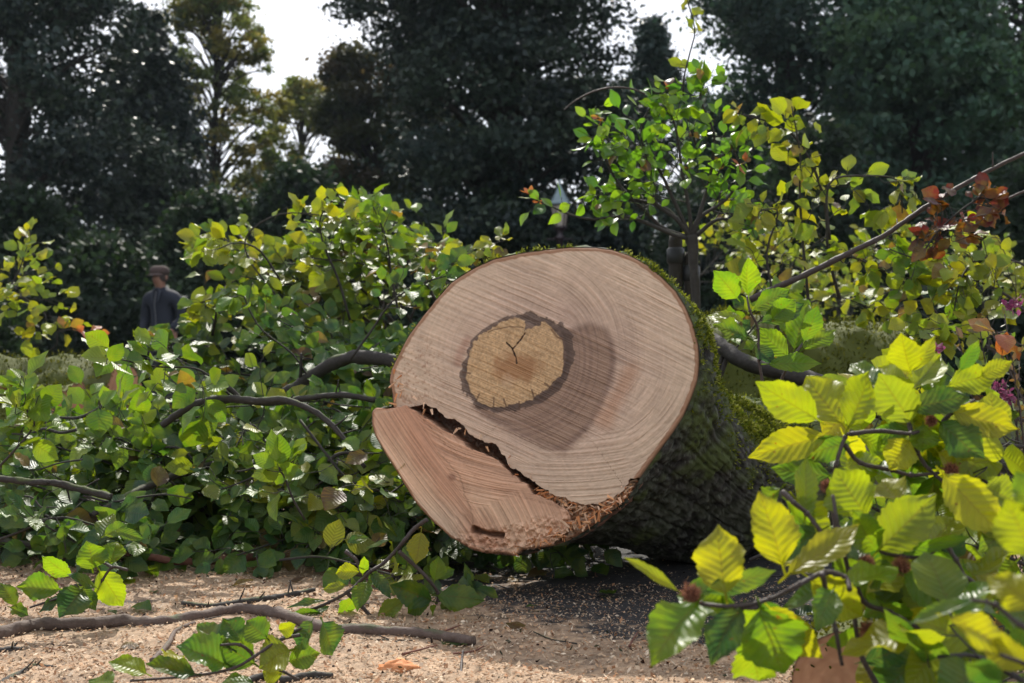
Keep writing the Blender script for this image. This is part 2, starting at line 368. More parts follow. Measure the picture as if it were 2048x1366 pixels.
# ------------------------------------------------------------------ leaves
def leaf_geo(g, base, axis, nrm, L, HW, tint, nu=6, nv=4, fold=0.18, curl=0.15, wave=0.12, seed=0, pet=True, serr=0.0):
    r = np.random.default_rng(seed); N = len(base)
    if N == 0: return g
    base, axis, nrm = np.asarray(base, float), nrmz(np.asarray(axis, float)), np.asarray(nrm, float)
    nrm = nrmz(nrm - (nrm*axis).sum(-1, keepdims=True)*axis); side = np.cross(axis, nrm)
    us = np.linspace(0, 1, nu+1); vs = np.linspace(-1, 1, nv+1)
    wprof = np.sin(PI*np.clip(us, 0, 1)**0.90)**0.78; wprof = wprof*(1-0.4*sstep(0.72, 1.0, us)); wprof = wprof/wprof.max(); wprof[0] = 0.05; wprof[-1] = 0.02
    if serr: wprof = wprof*(1 + serr*(((us*9) % 1) - 0.5)*(us > 0.1)*(us < 0.97))
    if pet: us = np.concatenate([[-0.16], us]); wprof = np.concatenate([[0.035], wprof])
    L = np.asarray(L, float)[:, None, None]; HW = np.asarray(HW, float)[:, None, None]
    U = us[None, :, None]; Vv = vs[None, None, :]; W = wprof[None, :, None]
    fo = (fold*r.normal(1, 0.5, N))[:, None, None]; cu = (curl*r.normal(0.8, 0.8, N))[:, None, None]
    ph = r.uniform(0, 6.28, N)[:, None, None]; wa = (wave*r.uniform(0.3, 1.4, N))[:, None, None]
    wk = r.uniform(0.88, 1.12, (N, 1, 1)); skew = r.normal(0, 0.10, (N, 1, 1)); Uc = np.clip(U, 0, 1)
    xx = L*(U - 0.25*np.abs(cu)*Uc**2)
    if serr: W = W*(1+0.22*(vnoise(U*5+ph*9, Vv*0.0+np.sign(Vv)*3+ph)-0.5)+0.10*(vnoise(U*16+ph*5, Vv*0+np.sign(Vv)*7)-0.5))
    yy = HW*wk*W*Vv + L*skew*Uc*(1-Uc)*0.8
    zz = (HW*0.10*(vnoise(U*4+ph, Vv*2+ph*3)-0.5)*2 if serr else 0) + HW*fo*np.abs(Vv)**1.3*W - L*cu*Uc**2 + HW*wa*np.sin(U*11+ph+1.5*np.sign(Vv))*Vv**2*W
    Pn = base[:, None, None, :] + xx[..., None]*axis[:, None, None, :] + yy[..., None]*side[:, None, None, :] + zz[..., None]*nrm[:, None, None, :]
    a, b = len(us), nv+1
    V = Pn.reshape(-1, 3)
    idx = np.arange(a*b).reshape(a, b)
    f = np.stack([idx[:-1, :-1], idx[:-1, 1:], idx[1:, 1:], idx[1:, :-1]], -1).reshape(-1, 4)
    F = (f[None] + (np.arange(N)*a*b)[:, None, None]).reshape(-1, 4)
    UV = np.stack([np.broadcast_to(np.clip(us, 0, 1)[:, None], (a, b)), np.broadcast_to((vs*0.5+0.5)[None, :], (a, b))], -1).reshape(-1, 2)
    return g.add(V, F, np.tile(UV, (N, 1)), np.repeat(np.asarray(tint, float), a*b, 0))

PAL = {   # real leaf colours (albedo)
 'green': [(0.045, 0.110, 0.022), (0.065, 0.15, 0.024), (0.035, 0.09, 0.034), (0.085, 0.165, 0.02)],
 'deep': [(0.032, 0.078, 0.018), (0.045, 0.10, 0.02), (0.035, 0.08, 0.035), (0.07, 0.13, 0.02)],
 'fresh': [(0.11, 0.20, 0.015), (0.15, 0.24, 0.015), (0.085, 0.17, 0.016), (0.20, 0.26, 0.015)],
 'yellow': [(0.28, 0.30, 0.012), (0.23, 0.28, 0.014), (0.36, 0.33, 0.012), (0.17, 0.24, 0.016), (0.30, 0.26, 0.02), (0.13, 0.20, 0.03)],
 'mixed': [(0.10, 0.18, 0.016), (0.055, 0.12, 0.02), (0.20, 0.24, 0.014), (0.07, 0.14, 0.02), (0.28, 0.26, 0.014)],
 'red': [(0.13, 0.011, 0.012), (0.08, 0.010, 0.012), (0.17, 0.018, 0.014), (0.09, 0.02, 0.022)],
 'rose': [(0.10, 0.20, 0.018), (0.15, 0.26, 0.02), (0.05, 0.12, 0.025), (0.20, 0.28, 0.02)],
 'brown': [(0.16, 0.09, 0.04), (0.12, 0.06, 0.03), (0.22, 0.13, 0.04)],
}
def tints(r, n, pal, brown=0.03):
    p = np.array(PAL[pal]); a = p[r.integers(0, len(p), n)]; b = p[r.integers(0, len(p), n)]; t = r.uniform(0, 1, (n, 1))
    c = (a*t+b*(1-t))*r.uniform(0.8, 1.2, (n, 1))
    k = r.uniform(0, 1, n) < brown; c[k] = np.array(PAL['brown'])[r.integers(0, 3, k.sum())]
    return c

def grow(seed, pts, r0, r1=0.002, twigs=12, tlen=0.28, leaf=0.07, spacing=0.036, pal='green', start=0.1, up=(0, 0, 1),
         flat=0.35, droop=0.25, tilt=0.5, steps=None, sec=0.5, brown=0.03, lw=0.31, hang=0.0):
    """a leafy branch: stem tubes and leaf records"""
    r = np.random.default_rng(seed); st = Geo(); up = nrmz(np.array(up, float))
    pts = np.asarray(pts, float); main = catmull(pts, 60); T = nrmz(np.gradient(main, axis=0))
    L = np.linalg.norm(np.diff(main, axis=0), axis=1).sum()
    jit = r.normal(0, 0.006, pts.shape); jit[0] = 0
    st.tube(pts+jit, [r0, r1], 8 if r0 > 0.006 else 6, steps or int(8+L*16), rough=0.18, seed=seed)
    B, A, Nn, LL = [], [], [], []
    def leafline(p, s0=0.25):
        q = catmull(p, 24); t = nrmz(np.gradient(q, axis=0)); l = np.linalg.norm(np.diff(q, axis=0), axis=1).sum()
        n = max(2, int(l*(1-s0)/spacing)); sgn = 1
        for k in range(n):
            i = int(23*(s0+(1-s0)*(k+0.5)/n)); tt = t[i]; sd = nrmz(np.cross(tt, up)+1e-6); sgn = -sgn
            last = k == n-1
            a = tt*(1.0 if last else 0.65) + sd*sgn*(0.1 if last else r.uniform(0.6, 1.0)) + r.normal(0, 0.22, 3) - up*hang*r.uniform(0.3, 1.5)
            nn = up + r.normal(0, tilt, 3)
            B.append(q[i]+nrmz(a)*leaf*0.14); A.append(a); Nn.append(nn); LL.append(leaf*r.uniform(0.62, 1.15)*(0.85 if k < 2 else 1))
    sgn = 1
    for k in range(twigs):
        f = start + (1-start)*(k+r.uniform(0.2, 0.8))/twigs; i = min(59, int(59*f)); tt = T[i]; sd = nrmz(np.cross(tt, up)+1e-6); sgn = -sgn
        d = nrmz(tt*0.75 + sd*sgn*r.uniform(0.5, 1.0) + up*r.normal(0.1, flat)+r.normal(0, 0.12, 3))
        l = tlen*(1.15-0.7*f)*r.uniform(0.6, 1.2); p0 = main[i]
        p = [p0, p0+d*l*0.35+r.normal(0, 0.01, 3), p0+d*l*0.7-up*droop*l*0.12+r.normal(0, 0.015, 3), p0+d*l-up*droop*l*0.4]
        rr = max(0.0012, (r0+(r1-r0)*f)*0.4); st.tube(p, [rr, 0.0009], 5, 9, rough=0.1, seed=seed+k, cap=False)
        leafline(p)
        if r.uniform() < sec:
            j = r.uniform(0.25, 0.55); q0 = catmull(p, 10)[int(9*j)]; d2 = nrmz(d + sd*sgn*r.uniform(-1.2, 1.2) + up*r.normal(0, flat))
            q = [q0, q0+d2*l*0.25, q0+d2*l*0.5-up*droop*l*0.15]
            st.tube(q, [rr*0.7, 0.0008], 4, 6, cap=False); leafline(q, 0.3)
    leafline(main[40:], 0.1)
    n = len(B); return st, (np.array(B), np.array(A), np.array(Nn), np.array(LL), np.array(LL)*lw*r.uniform(0.85, 1.15, n), tints(r, n, pal, brown))

def branch(label, seed, pts, r0, mat='branch', group=None, name='beech_branch', cat='branch', lmat='leaf', res=(6, 4), **kw):
    st, lf = grow(seed, pts, r0, **kw)
    base = np.array(pts[0]); t = thing(name, label, cat, base, group)
    part('stem', st, M[mat], t)
    lf = list(lf)
    ok = lf[0][:, 2] > 0.02
    lf = [a[ok] for a in lf]
    g = leaf_geo(Geo(), *lf, nu=res[0], nv=res[1], seed=seed, fold=0.22, curl=0.2, wave=0.22)
    V = g.V[0]; V[:, 2] = np.maximum(V[:, 2], 0.012 + 0.01*vnoise(V[:, 0]*40, V[:, 1]*40))
    part('foliage', g, M[lmat], t)
    return t

# ------------------------------------------------------------------ the felled trunk
FC = P(1090, 800, 2.90); FN = nrmz(np.array([-0.30, -0.95, 0.12]))
E1 = nrmz(np.cross(np.array([0, 0, 1.0]), FN)); E1 = E1 if E1[0] > 0 else -E1; E2 = np.cross(E1, FN); E2 = E2 if E2[2] > 0 else -E2
def onface(px, py, z=0.0):
    """points on the cut plane (vectorised), raised z along its normal"""
    px, py = np.asarray(px, float), np.asarray(py, float)
    dx = (px-1024)/FPX; dy = (683-py)/FPX; c, s = math.cos(PITCH), math.sin(PITCH)
    D = np.stack([dx, c-dy*s, s+dy*c], -1); O = np.array([0, 0, CAMZ])
    t = ((FC-O)@FN)/(D@FN)
    return O + D*t[..., None] + FN*np.asarray(z)[..., None]
OUT_UP = [(785,813),(784,788),(777,762),(782,737),(800,701),(816,670),(844,632),(875,593),(900,565),(921,550),(951,532),(987,516),(1039,505),(1090,498),(1141,493),(1192,494),(1223,498),(1259,510),(1295,529),(1325,555),(1351,580),(1372,614),(1387,650),(1397,690),(1399,726),(1395,762),(1382,798),(1366,834),(1346,865),(1325,893),(1305,921),(1279,957)]
CRK_UP = [(1261,954),(1249,977),(1223,998),(1192,1008),(1156,1006),(1121,993),(1090,975),(1069,967),(1039,942),(1018,929),(1013,911),(992,893),(967,883),(936,870),(926,849),(895,834),(864,813),(839,799),(826,808),(803,813)]
OUT_LOW = [(1272,972),(1249,1003),(1213,1029),(1182,1054),(1141,1080),(1105,1093),(1049,1100),(1033,1113),(1013,1108),(977,1108),(946,1098),(905,1075),(875,1049),(846,1018),(834,1003),(803,952),(777,911),(757,875),(749,849),(749,824),(757,816)]
LOW = [(757,816),(782,819),(818,813),(829,819),(859,839),(895,865),(926,880),(941,895),(967,906),(987,916),(1008,929),(1028,952),(1059,972),(1069,988),(1105,1003),(1136,1023),(1143,1039),(1133,1064),(1105,1091)] + OUT_LOW[6:-1]
FULL = OUT_UP + OUT_LOW
def closed(poly, n, rag=0.0, seed=0, ragsel=None):
    p = np.array(poly, float); q = np.vstack([p, p[:1]]); s = np.concatenate([[0], np.cumsum(np.linalg.norm(np.diff(q, axis=0), axis=1))])
    t = np.linspace(0, s[-1], n, endpoint=False); o = np.stack([np.interp(t, s, q[:, 0]), np.interp(t, s, q[:, 1])], -1)
    if rag:
        o2 = o + rag*(np.stack([fbm(t/9, t*0+3, None, seed, 4), fbm(t/9, t*0+9, None, seed+1, 4)], -1)-0.5)*2
        if ragsel is not None: w_ = ragsel(o)[:, None]; o = o*(1-w_)+o2*w_
        else: o = o2
    return o
def smooth_closed(o, k):
    ker = np.exp(-np.linspace(-2, 2, 2*k+1)**2); ker /= ker.sum()
    return np.stack([np.convolve(np.concatenate([o[-k:, i], o[:, i], o[:k, i]]), ker, 'valid') for i in (0, 1)], -1)
def polydist(x, y, poly, inside=True):
    """distance to polygon, negative inside"""
    p = np.array(poly, float); q = np.roll(p, -1, 0); d = np.full(x.shape, 1e9); ins = np.zeros(x.shape, bool)
    for (ax, ay), (bx, by) in zip(p, q):
        ex, ey = bx-ax, by-ay; t = np.clip(((x-ax)*ex+(y-ay)*ey)/(ex*ex+ey*ey+1e-9), 0, 1)
        d = np.minimum(d, np.hypot(x-ax-t*ex, y-ay-t*ey))
        if ay != by: ins ^= ((ay > y) != (by > y)) & (x < (bx-ax)*(y-ay)/(by-ay)+ax)
    return np.where(ins, -d, d)
def linedist(x, y, pts):
    d = np.full(x.shape, 1e9)
    for (ax, ay), (bx, by) in zip(pts[:-1], pts[1:]):
        ex, ey = bx-ax, by-ay; t = np.clip(((x-ax)*ex+(y-ay)*ey)/(ex*ex+ey*ey), 0, 1); d = np.minimum(d, np.hypot(x-ax-t*ex, y-ay-t*ey))
    return d
c5 = lambda L: [(680+a/1.952, 460+b/1.952) for a, b in L]
HEART = c5([(520,440),(560,400),(640,360),(700,342),(720,352),(722,398),(760,378),(800,358),(830,385),(865,430),(874,470),(868,540),(850,580),(800,630),(750,660),(680,682),(600,692),(545,675),(510,630),(498,580),(500,510)])
DARK = c5([(468,560),(475,525),(498,490),(508,435),(545,400),(600,362),(660,332),(740,320),(800,340),(870,368),(902,400),(916,490),(900,555),(862,622),(800,668),(720,702),(600,714),(540,700),(498,650),(475,612)])
STAIN = c5([(880,395),(975,362),(1040,385),(1068,440),(1080,500),(1066,590),(1020,690),(960,790),(880,872),(800,850),(690,800),(600,750),(520,690),(700,600)])

def streaks(x, y, along, across, sp, seed):
    """saw marks: noise drawn out along one direction"""
    a = vnoise(across/(sp*0.55), along/200, None, seed); b = vnoise(across/(sp*1.5), along/300, None, seed+3); c = vnoise(across/(sp*0.36), along/60, None, seed+5)
    return np.clip((a*0.45 + b*0.25 + c*0.30-0.5)*3.2, -1, 1)
def saw_up(x, y):
    wx = 5*(fbm(x/90, y/90, None, 51, 3)-0.5); th = R(24)
    al = x*math.cos(th)+y*math.sin(th); ac = -x*math.sin(th)+y*math.cos(th) + wx - 0.00006*(x-1000)**2
    s1 = streaks(x, y, al, ac, 3.6, 1)
    def arc(cx, cy, seed, sp=3.8):
        d = np.hypot(x-cx, (y-cy)); return streaks(x, y, np.arctan2(y-cy, x-cx)*300, d+wx*0.6, sp, seed)
    r2 = arc(1060, 700, 11, 4.4); m2 = sstep(75, 25, np.abs(np.hypot(x-1060, y-700)-150))*sstep(1090, 1150, x)*sstep(690, 640, y)
    th2 = R(34); r4 = streaks(x, y, x*math.cos(th2)+y*math.sin(th2), -x*math.sin(th2)+y*math.cos(th2)-0.0012*(x-1180)**2+wx, 4.2, 71)
    m4 = sstep(600, 540, y + 0.25*(x-1100))*sstep(1030, 1090, x)*0.85
    r3 = arc(1150, 690, 23, 4.6); m3 = sstep(1215, 1290, x)*sstep(720, 790, y)*sstep(980, 930, y)*0.8
    r5 = arc(1130, 350, 31, 4.0); m5 = sstep(880, 930, y + 0.35*(x-1100))
    r6 = streaks(x, y, x*math.cos(R(27))+y*math.sin(R(27)), -x*math.sin(R(27))+y*math.cos(R(27)), 3.4, 41); m6 = sstep(1260, 1310, x)*sstep(700, 640, y)
    s = s1
    for rr, mm in ((r5, m5), (r4, m4), (r6, m6), (r3, m3), (r2, m2)): s = s*(1-mm)+rr*mm
    return s
def saw_low(x, y):
    wx = 6*(fbm(x/80, y/80, None, 61, 3)-0.5)
    def lines(deg, cur, seed, sp):
        t = R(deg); al = x*math.cos(t)+y*math.sin(t); ac = -x*math.sin(t)+y*math.cos(t)+cur*(al-1200)**2+wx; return streaks(x, y, al, ac, sp, seed)
    a = lines(56, 0.0004, 3, 3.8); b = lines(24, 0.0012, 5, 4.2); c_ = lines(38, -0.001, 9, 5.0)
    k = sstep(-14, 14, (x-900)*0.86-(y-930)*0.5 + wx)
    s = a*(1-k)+b*k; k2 = sstep(0, 20, (x-980)*0.4+(y-1000)); return s*(1-k2)+c_*k2

SAP, PINK, TAN = np.array([0.61, 0.44, 0.305]), np.array([0.50, 0.34, 0.25]), np.array([0.56, 0.355, 0.185])
def mixc(c, d, f): return c*(1-f[..., None]) + np.asarray(d)*f[..., None]
def face_color_up(x, y, s):
    n = fbm(x/60, y/60, None, 81, 4); nf = fbm(x/5, y/5, None, 82, 3)
    c = np.broadcast_to(SAP, x.shape+(3,)).copy()
    rad = np.hypot((x-1100)/1.0, (y-740)/0.95)
    c = mixc(c, PINK, np.clip(sstep(300, 90, rad+70*(n-0.5))*0.9 + sstep(0.5, 0.75, n)*0.25, 0, 1))
    c = mixc(c, np.array([0.42, 0.27, 0.19]), sstep(980, 790, x)*sstep(760, 830, y)*0.35)
    # growth rings, seen inside the stain
    ring = np.hypot((x-1025)/1.0, (y-715)/0.98)*(1+0.05*(fbm(x/120, y/120, None, 90, 3)-0.5)); rg = vnoise(ring/3.1, ring*0, None, 91)
    sdv = polydist(x+7*(n-0.5), y+5*(nf-0.5), STAIN); st = sstep(10, -12, sdv)
    c = mixc(c, np.array([0.28, 0.172, 0.115]), st*(0.72+0.2*n)); c = mixc(c, np.array([0.13, 0.075, 0.06]), st*sstep(0.55, 0.9, rg)*0.35 + st*sstep(-16, -2, sdv)*0.35)
    rays = vnoise(np.arctan2(y-725, x-1030)*60, ring/60, None, 93); c = c*(1+0.10*(rg-0.5)+0.08*(rays-0.5))[..., None]
    orn = linedist(x, y, c5([(1040,735),(1080,660),(1115,600),(1135,545)])); c = mixc(c, np.array([0.42, 0.185, 0.085]), sstep(30, 2, orn+26*(n-0.5))*0.42)
    lef = linedist(x, y, c5([(460,520),(470,480),(500,430)])); c = mixc(c, np.array([0.36, 0.18, 0.12]), sstep(14, 2, lef)*0.5)
    wob = 15*(fbm(x/11, y/11, None, 95, 4)-0.5)
    dd = polydist(x+wob, y-wob, DARK); dk = sstep(1.5, -2.0, dd)
    c = mixc(c, np.array([0.085, 0.055, 0.043])*1.0, dk*(0.72+0.28*vnoise(dd/3.5, x*0, None, 96)))
    hd = polydist(x+wob*0.7, y+wob*0.7, HEART); hk = sstep(1.5, -1.5, hd)
    tanc = TAN*(0.55+0.7*fbm(x/3.2, y/3.2, None, 97, 3)+0.15*(fbm(x/30,y/30,None,197,3)-0.5))[..., None]
    c = c*(1-hk[..., None])+tanc*hk[..., None]
    core = sstep(50, 24, np.hypot((x-1036)/1.15, (y-735)/0.8) + 34*(fbm(x/16, y/16, None, 98, 4)-0.5)); c = mixc(c, np.array([0.36, 0.185, 0.085]), core*hk*0.95)
    pale = sstep(16, 8, np.hypot(x-1018, (y-762)/1.2)+14*(fbm(x/8, y/8, None, 99, 3)-0.5)); c = mixc(c, np.array([0.54, 0.36, 0.22]), pale*hk*0.5)
    ck = linedist(x, y, c5([(650,440),(672,462),(688,500),(690,520)])); c = mixc(c, np.array([0.07, 0.04, 0.025]), sstep(2.4, 0.6, ck+3*(nf-0.5)))
    ck = linedist(x, y, c5([(672,468),(700,435),(722,405)])); c = mixc(c, np.array([0.08, 0.045, 0.03]), sstep(2.0, 0.5, ck+3*(nf-0.5)))
    ck = linedist(x, y, c5([(580,400),(600,390),(660,378),(715,380)])); c = mixc(c, np.array([0.12, 0.07, 0.04]), sstep(1.5, 0.5, ck)*0.8)
    ck = linedist(x, y, c5([(826,390),(850,420),(866,425)])); c = mixc(c, np.array([0.16, 0.08, 0.04]), sstep(3, 1, ck)*0.8)
    for a, b in (((602,655),(600,690)), ((640,660),(650,690)), ((750,625),(756,650)), ((545,640),(530,670)), ((800,600),(830,620)), ((510,560),(480,555)), ((700,670),(702,700))):
        ck = linedist(x, y, c5([a, b])); c = mixc(c, np.array([0.10, 0.055, 0.035]), sstep(2.5, 0.8, ck)*0.8)
    # crumbs of dust caught on the left side
    cr = sstep(0.60, 0.72, fbm(x/4.5, y/4.5, None, 101, 3))*sstep(930, 830, x)*sstep(640, 720, y); c = mixc(c, np.array([0.36, 0.19, 0.11]), cr*0.7)
    c = c*(1+0.21*s*(1-0.65*hk) + 0.18*(nf-0.5))[..., None]*(0.93+0.14*fbm(x/30, y/110, None, 102, 2))[..., None]
    return c
def face_color_low(x, y, s):
    n = fbm(x/50, y/70, None, 111, 4); nf = fbm(x/5, y/5, None, 112, 3)
    c = np.broadcast_to(np.array([0.64, 0.40, 0.255]), x.shape+(3,)).copy()
    k = sstep(60, 5, np.abs((x-850)*0.9-(y-880)*0.5 + 60*(n-0.5))); c = mixc(c, np.array([0.42, 0.19, 0.11]), k*0.6)
    k = sstep(0, 60, (x-960)*0.5-(y-1000)+40*(n-0.5)); c = mixc(c, np.array([0.50, 0.26, 0.16]), k*0.55)
    kn = sstep(12, 3, np.hypot(x-910, y-955)); c = mixc(c, np.array([0.18, 0.08, 0.05]), kn*0.6)
    c = mixc(c, np.array([0.58, 0.42, 0.29]), sstep(-40, 20, (y-1010)-(x-860)*0.3)*sstep(960, 900, x)*0.7)
    for L in (c5([(395,870),(480,960),(500,1040),(525,1100),(530,1160)]),):
        ck = linedist(x+6*(nf-0.5), y, L); c = mixc(c, np.array([0.30, 0.17, 0.10]), sstep(2.5, 0.6, ck)*0.6)
    return c*(1+0.30*s+0.18*(nf-0.5))[..., None]
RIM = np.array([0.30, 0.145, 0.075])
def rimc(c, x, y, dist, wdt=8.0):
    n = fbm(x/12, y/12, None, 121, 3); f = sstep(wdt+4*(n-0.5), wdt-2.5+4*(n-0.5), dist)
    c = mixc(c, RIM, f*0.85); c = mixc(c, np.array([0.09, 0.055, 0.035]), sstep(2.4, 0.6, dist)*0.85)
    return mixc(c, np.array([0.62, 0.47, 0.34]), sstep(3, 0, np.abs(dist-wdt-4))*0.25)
def star(poly, cen, nb, nr, zf, cf, name, parent, rag, ragsel=None, seed=0, sm=4, depth=0.09, side=(0.24, 0.12, 0.08), gmm=1.0):
    o = closed(poly, nb, 0); o = smooth_closed(o, sm)
    if rag:
        t = np.arange(nb)*1.0; w_ = ragsel(o)[:, None] if ragsel else 1.0
        o = o + w_*rag*(np.stack([fbm(t/7, t*0+3, None, seed, 4, 0.6), fbm(t/7, t*0+9, None, seed+1, 4, 0.6)], -1)-0.5)*2
    s = (np.linspace(0, 1, nr+1)[1:])**gmm; cx, cy = cen
    x = cx + s[:, None]*(o[:, 0]-cx)[None]; y = cy + s[:, None]*(o[:, 1]-cy)[None]
    z, c = zf(x, y), cf(x, y)
    V = onface(x, y, z).reshape(-1, 3)
    zc = zf(np.array([cx*1.0]), np.array([cy*1.0])); V = np.vstack([V, onface(np.array([cx]), np.array([cy]), zc)])
    C = np.vstack([c.reshape(-1, 3), cf(np.array([cx*1.0]), np.array([cy*1.0]))])
    i = np.arange(nr-1)[:, None]*nb; j = np.arange(nb)[None, :]; k = (j+1) % nb
    F = [np.stack([i+j, i+nb+j, i+nb+k, i+k], -1).reshape(-1, 4)]
    F.append(np.stack([j[0]*0+nr*nb, j[0], k[0], k[0]], -1))
    # side walls going back into the trunk
    nv0 = len(V); back = []
    q = o.copy()
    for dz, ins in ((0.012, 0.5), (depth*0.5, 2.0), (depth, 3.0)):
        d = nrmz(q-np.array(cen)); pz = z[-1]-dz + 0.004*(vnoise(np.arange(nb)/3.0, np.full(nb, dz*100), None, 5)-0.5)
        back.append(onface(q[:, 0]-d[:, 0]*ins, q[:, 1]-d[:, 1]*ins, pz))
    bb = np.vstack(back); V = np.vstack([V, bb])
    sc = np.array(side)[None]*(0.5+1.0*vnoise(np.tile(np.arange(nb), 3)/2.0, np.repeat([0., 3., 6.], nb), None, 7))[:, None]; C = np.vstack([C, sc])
    rows = [np.arange((nr-1)*nb, nr*nb)] + [np.arange(nv0+a*nb, nv0+(a+1)*nb) for a in range(3)]
    for a in range(3):
        r0_, r1_ = rows[a], rows[a+1]; F.append(np.stack([r0_, r1_, np.roll(r1_, -1), np.roll(r0_, -1)], -1))
    g = Geo(); g.add(V, np.vstack(F), None, C); return part(name, g, M['wood'], parent)

trunk = thing('felled_trunk', 'thick sawn beech trunk with pale cut end, dark heart ring and a long split', 'tree trunk', (FC[0]+0.1, FC[1]+0.3, 0))
ONUP = lambda x, y: polydist(x, y, FULL)
def z_up(x, y):
    d = -polydist(x, y, OUT_UP+CRK_UP); s = saw_up(x, y)
    dro = -polydist(x, y, FULL)
    return 0.0016*s*sstep(0, 10, d) - 0.007*sstep(5, 0, dro) + 0.006*(fbm(x/160, y/160, None, 131, 2)-0.5) + 0.0025*(fbm(x/14, y/14, None, 132, 3)-0.5) \
        - 0.004*sstep(2.0, 0.3, linedist(x, y, c5([(650,440),(672,462),(688,500),(690,520)]))) - 0.003*sstep(1.8, 0.3, linedist(x, y, c5([(672,468),(700,435),(722,405)])))
def c_up(x, y): return rimc(face_color_up(x, y, saw_up(x, y)), x, y, -polydist(x, y, FULL), 11)
ragdown = lambda o: sstep(775, 800, o[:, 1]-0.0*(o[:, 0]))*sstep(1300, 1270, o[:, 0])*((o[:, 1] > 790+0.0*o[:, 0]) & (polydist(o[:, 0], o[:, 1], OUT_UP[1:]+[(1261, 900), (900, 760)]) > -1e9))
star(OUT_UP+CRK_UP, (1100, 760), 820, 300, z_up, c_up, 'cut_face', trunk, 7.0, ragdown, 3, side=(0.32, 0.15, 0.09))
def z_low(x, y):
    s = saw_low(x, y); dro = -polydist(x, y, FULL)
    gouge = sstep(9, 0, linedist(x, y+8*(fbm(x/9, y/9, None, 140, 3)-0.5), c5([(535,1172),(590,1182),(640,1190)])))
    rag = sstep(1040, 1075, y + 0.22*(x-1000))*sstep(-0.1, 0.5, fbm(x/10, y/10, None, 141, 3)-0.2)
    return 0.020 + 0.0018*s - 0.006*sstep(5, 0, dro) + 0.006*(fbm(x/120, y/120, None, 142, 2)-0.5) - 0.03*gouge + rag*0.016*(fbm(x/7, y/7, None, 143, 4)-0.5)*2 \
        - 0.00010*np.clip(x-1000, 0, 200)
def c_low(x, y):
    c = face_color_low(x, y, saw_low(x, y))
    gouge = sstep(10, 2, linedist(x, y+8*(fbm(x/9, y/9, None, 140, 3)-0.5), c5([(535,1172),(590,1182),(640,1190)])))
    c = mixc(c, np.array([0.16, 0.075, 0.04]), gouge*0.8)
    return rimc(c, x, y, -polydist(x, y, FULL), 7.0)
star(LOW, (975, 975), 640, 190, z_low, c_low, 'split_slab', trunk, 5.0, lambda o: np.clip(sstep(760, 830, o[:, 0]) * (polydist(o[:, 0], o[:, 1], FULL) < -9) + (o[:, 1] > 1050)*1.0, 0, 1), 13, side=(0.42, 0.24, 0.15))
def crackmask(x, y): return sstep(26, 8, linedist(x, y, [(822,815),(880,835),(930,868),(985,902),(1030,942),(1070,978),(1100,990)]))
def z_in(x, y):
    n = fbm(x/10, y/10, None, 151, 5, 0.65); n2 = fbm((x+y)/30, (y-x)/5, None, 152, 4)
    left = sstep(840, 790, x)
    tong = sstep(1060, 1110, x)*sstep(940, 980, y)
    return -0.075 + 0.055*np.maximum(tong, left) - 0.02*crackmask(x, y) + (0.035*tong+0.022)*(n-0.5) + 0.014*(n2-0.5)
def c_in(x, y):
    n = fbm(x/6, y/6, None, 153, 4); c = np.broadcast_to(np.array([0.46, 0.27, 0.155]), x.shape+(3,)).copy()
    c = mixc(c, np.array([0.62, 0.45, 0.32]), sstep(0.5, 0.65, n)); c = mixc(c, np.array([0.22, 0.10, 0.05]), sstep(0.45, 0.3, n))
    c = mixc(c, np.array([0.10, 0.045, 0.03]), crackmask(x, y)*sstep(1110, 1040, x)*0.8)
    return rimc(c, x, y, -polydist(x, y, FULL), 8)
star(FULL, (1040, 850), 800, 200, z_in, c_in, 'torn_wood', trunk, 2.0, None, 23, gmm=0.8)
# splinters and crumbs along the split
r = np.random.default_rng(5); g = Geo()
for k in range(420):
    t = r.uniform(); line = np.array([(1075,985),(1130,1010),(1180,1018),(1225,1008),(1262,965)]) if t < 0.5 else np.array([(1040,1100),(1090,1085),(1130,1060),(1180,1040),(1240,1000)]) if t < 0.93 else np.array([(790,800),(800,770),(786,745)]) if t < 0.97 else np.array([(835,808),(900,845),(960,885),(1020,935),(1080,980)])
    q = catmull(line, 50)[r.integers(0, 50)] + r.normal(0, 7, 2)
    if polydist(np.array([q[0]]), np.array([q[1]]), FULL)[0] > -4: continue
    p = onface(q[0], q[1], r.uniform(-0.022, -0.002) if t < .5 else r.uniform(-0.01, 0.02)); d = nrmz(FN*r.uniform(0.0, 0.9)+E1*r.normal(0, 1)+E2*r.normal(-0.3, 0.7)); b = nrmz(np.cross(d, r.normal(0, 1, 3))); h = np.cross(d, b)
    L, W = r.uniform(0.004, 0.015), r.uniform(0.001, 0.0045)
    V = [p-d*L-b*W, p-d*L+b*W, p+d*L+b*W*0.5, p+d*L*1.1-b*W*0.3, p-d*L*0.7+h*W]
    g.add(V, [[0, 1, 2, 3], [0, 1, 4, 4], [1, 2, 4, 4], [2, 3, 4, 4], [3, 0, 4, 4]], None, np.array([lin(236, 200, 165), lin(232, 178, 130), lin(215, 145, 95)])[r.integers(0, 3)]*r.uniform(0.8, 1.15))
part('splinters', g, M['chips'], trunk, kind='stuff', smooth=False)
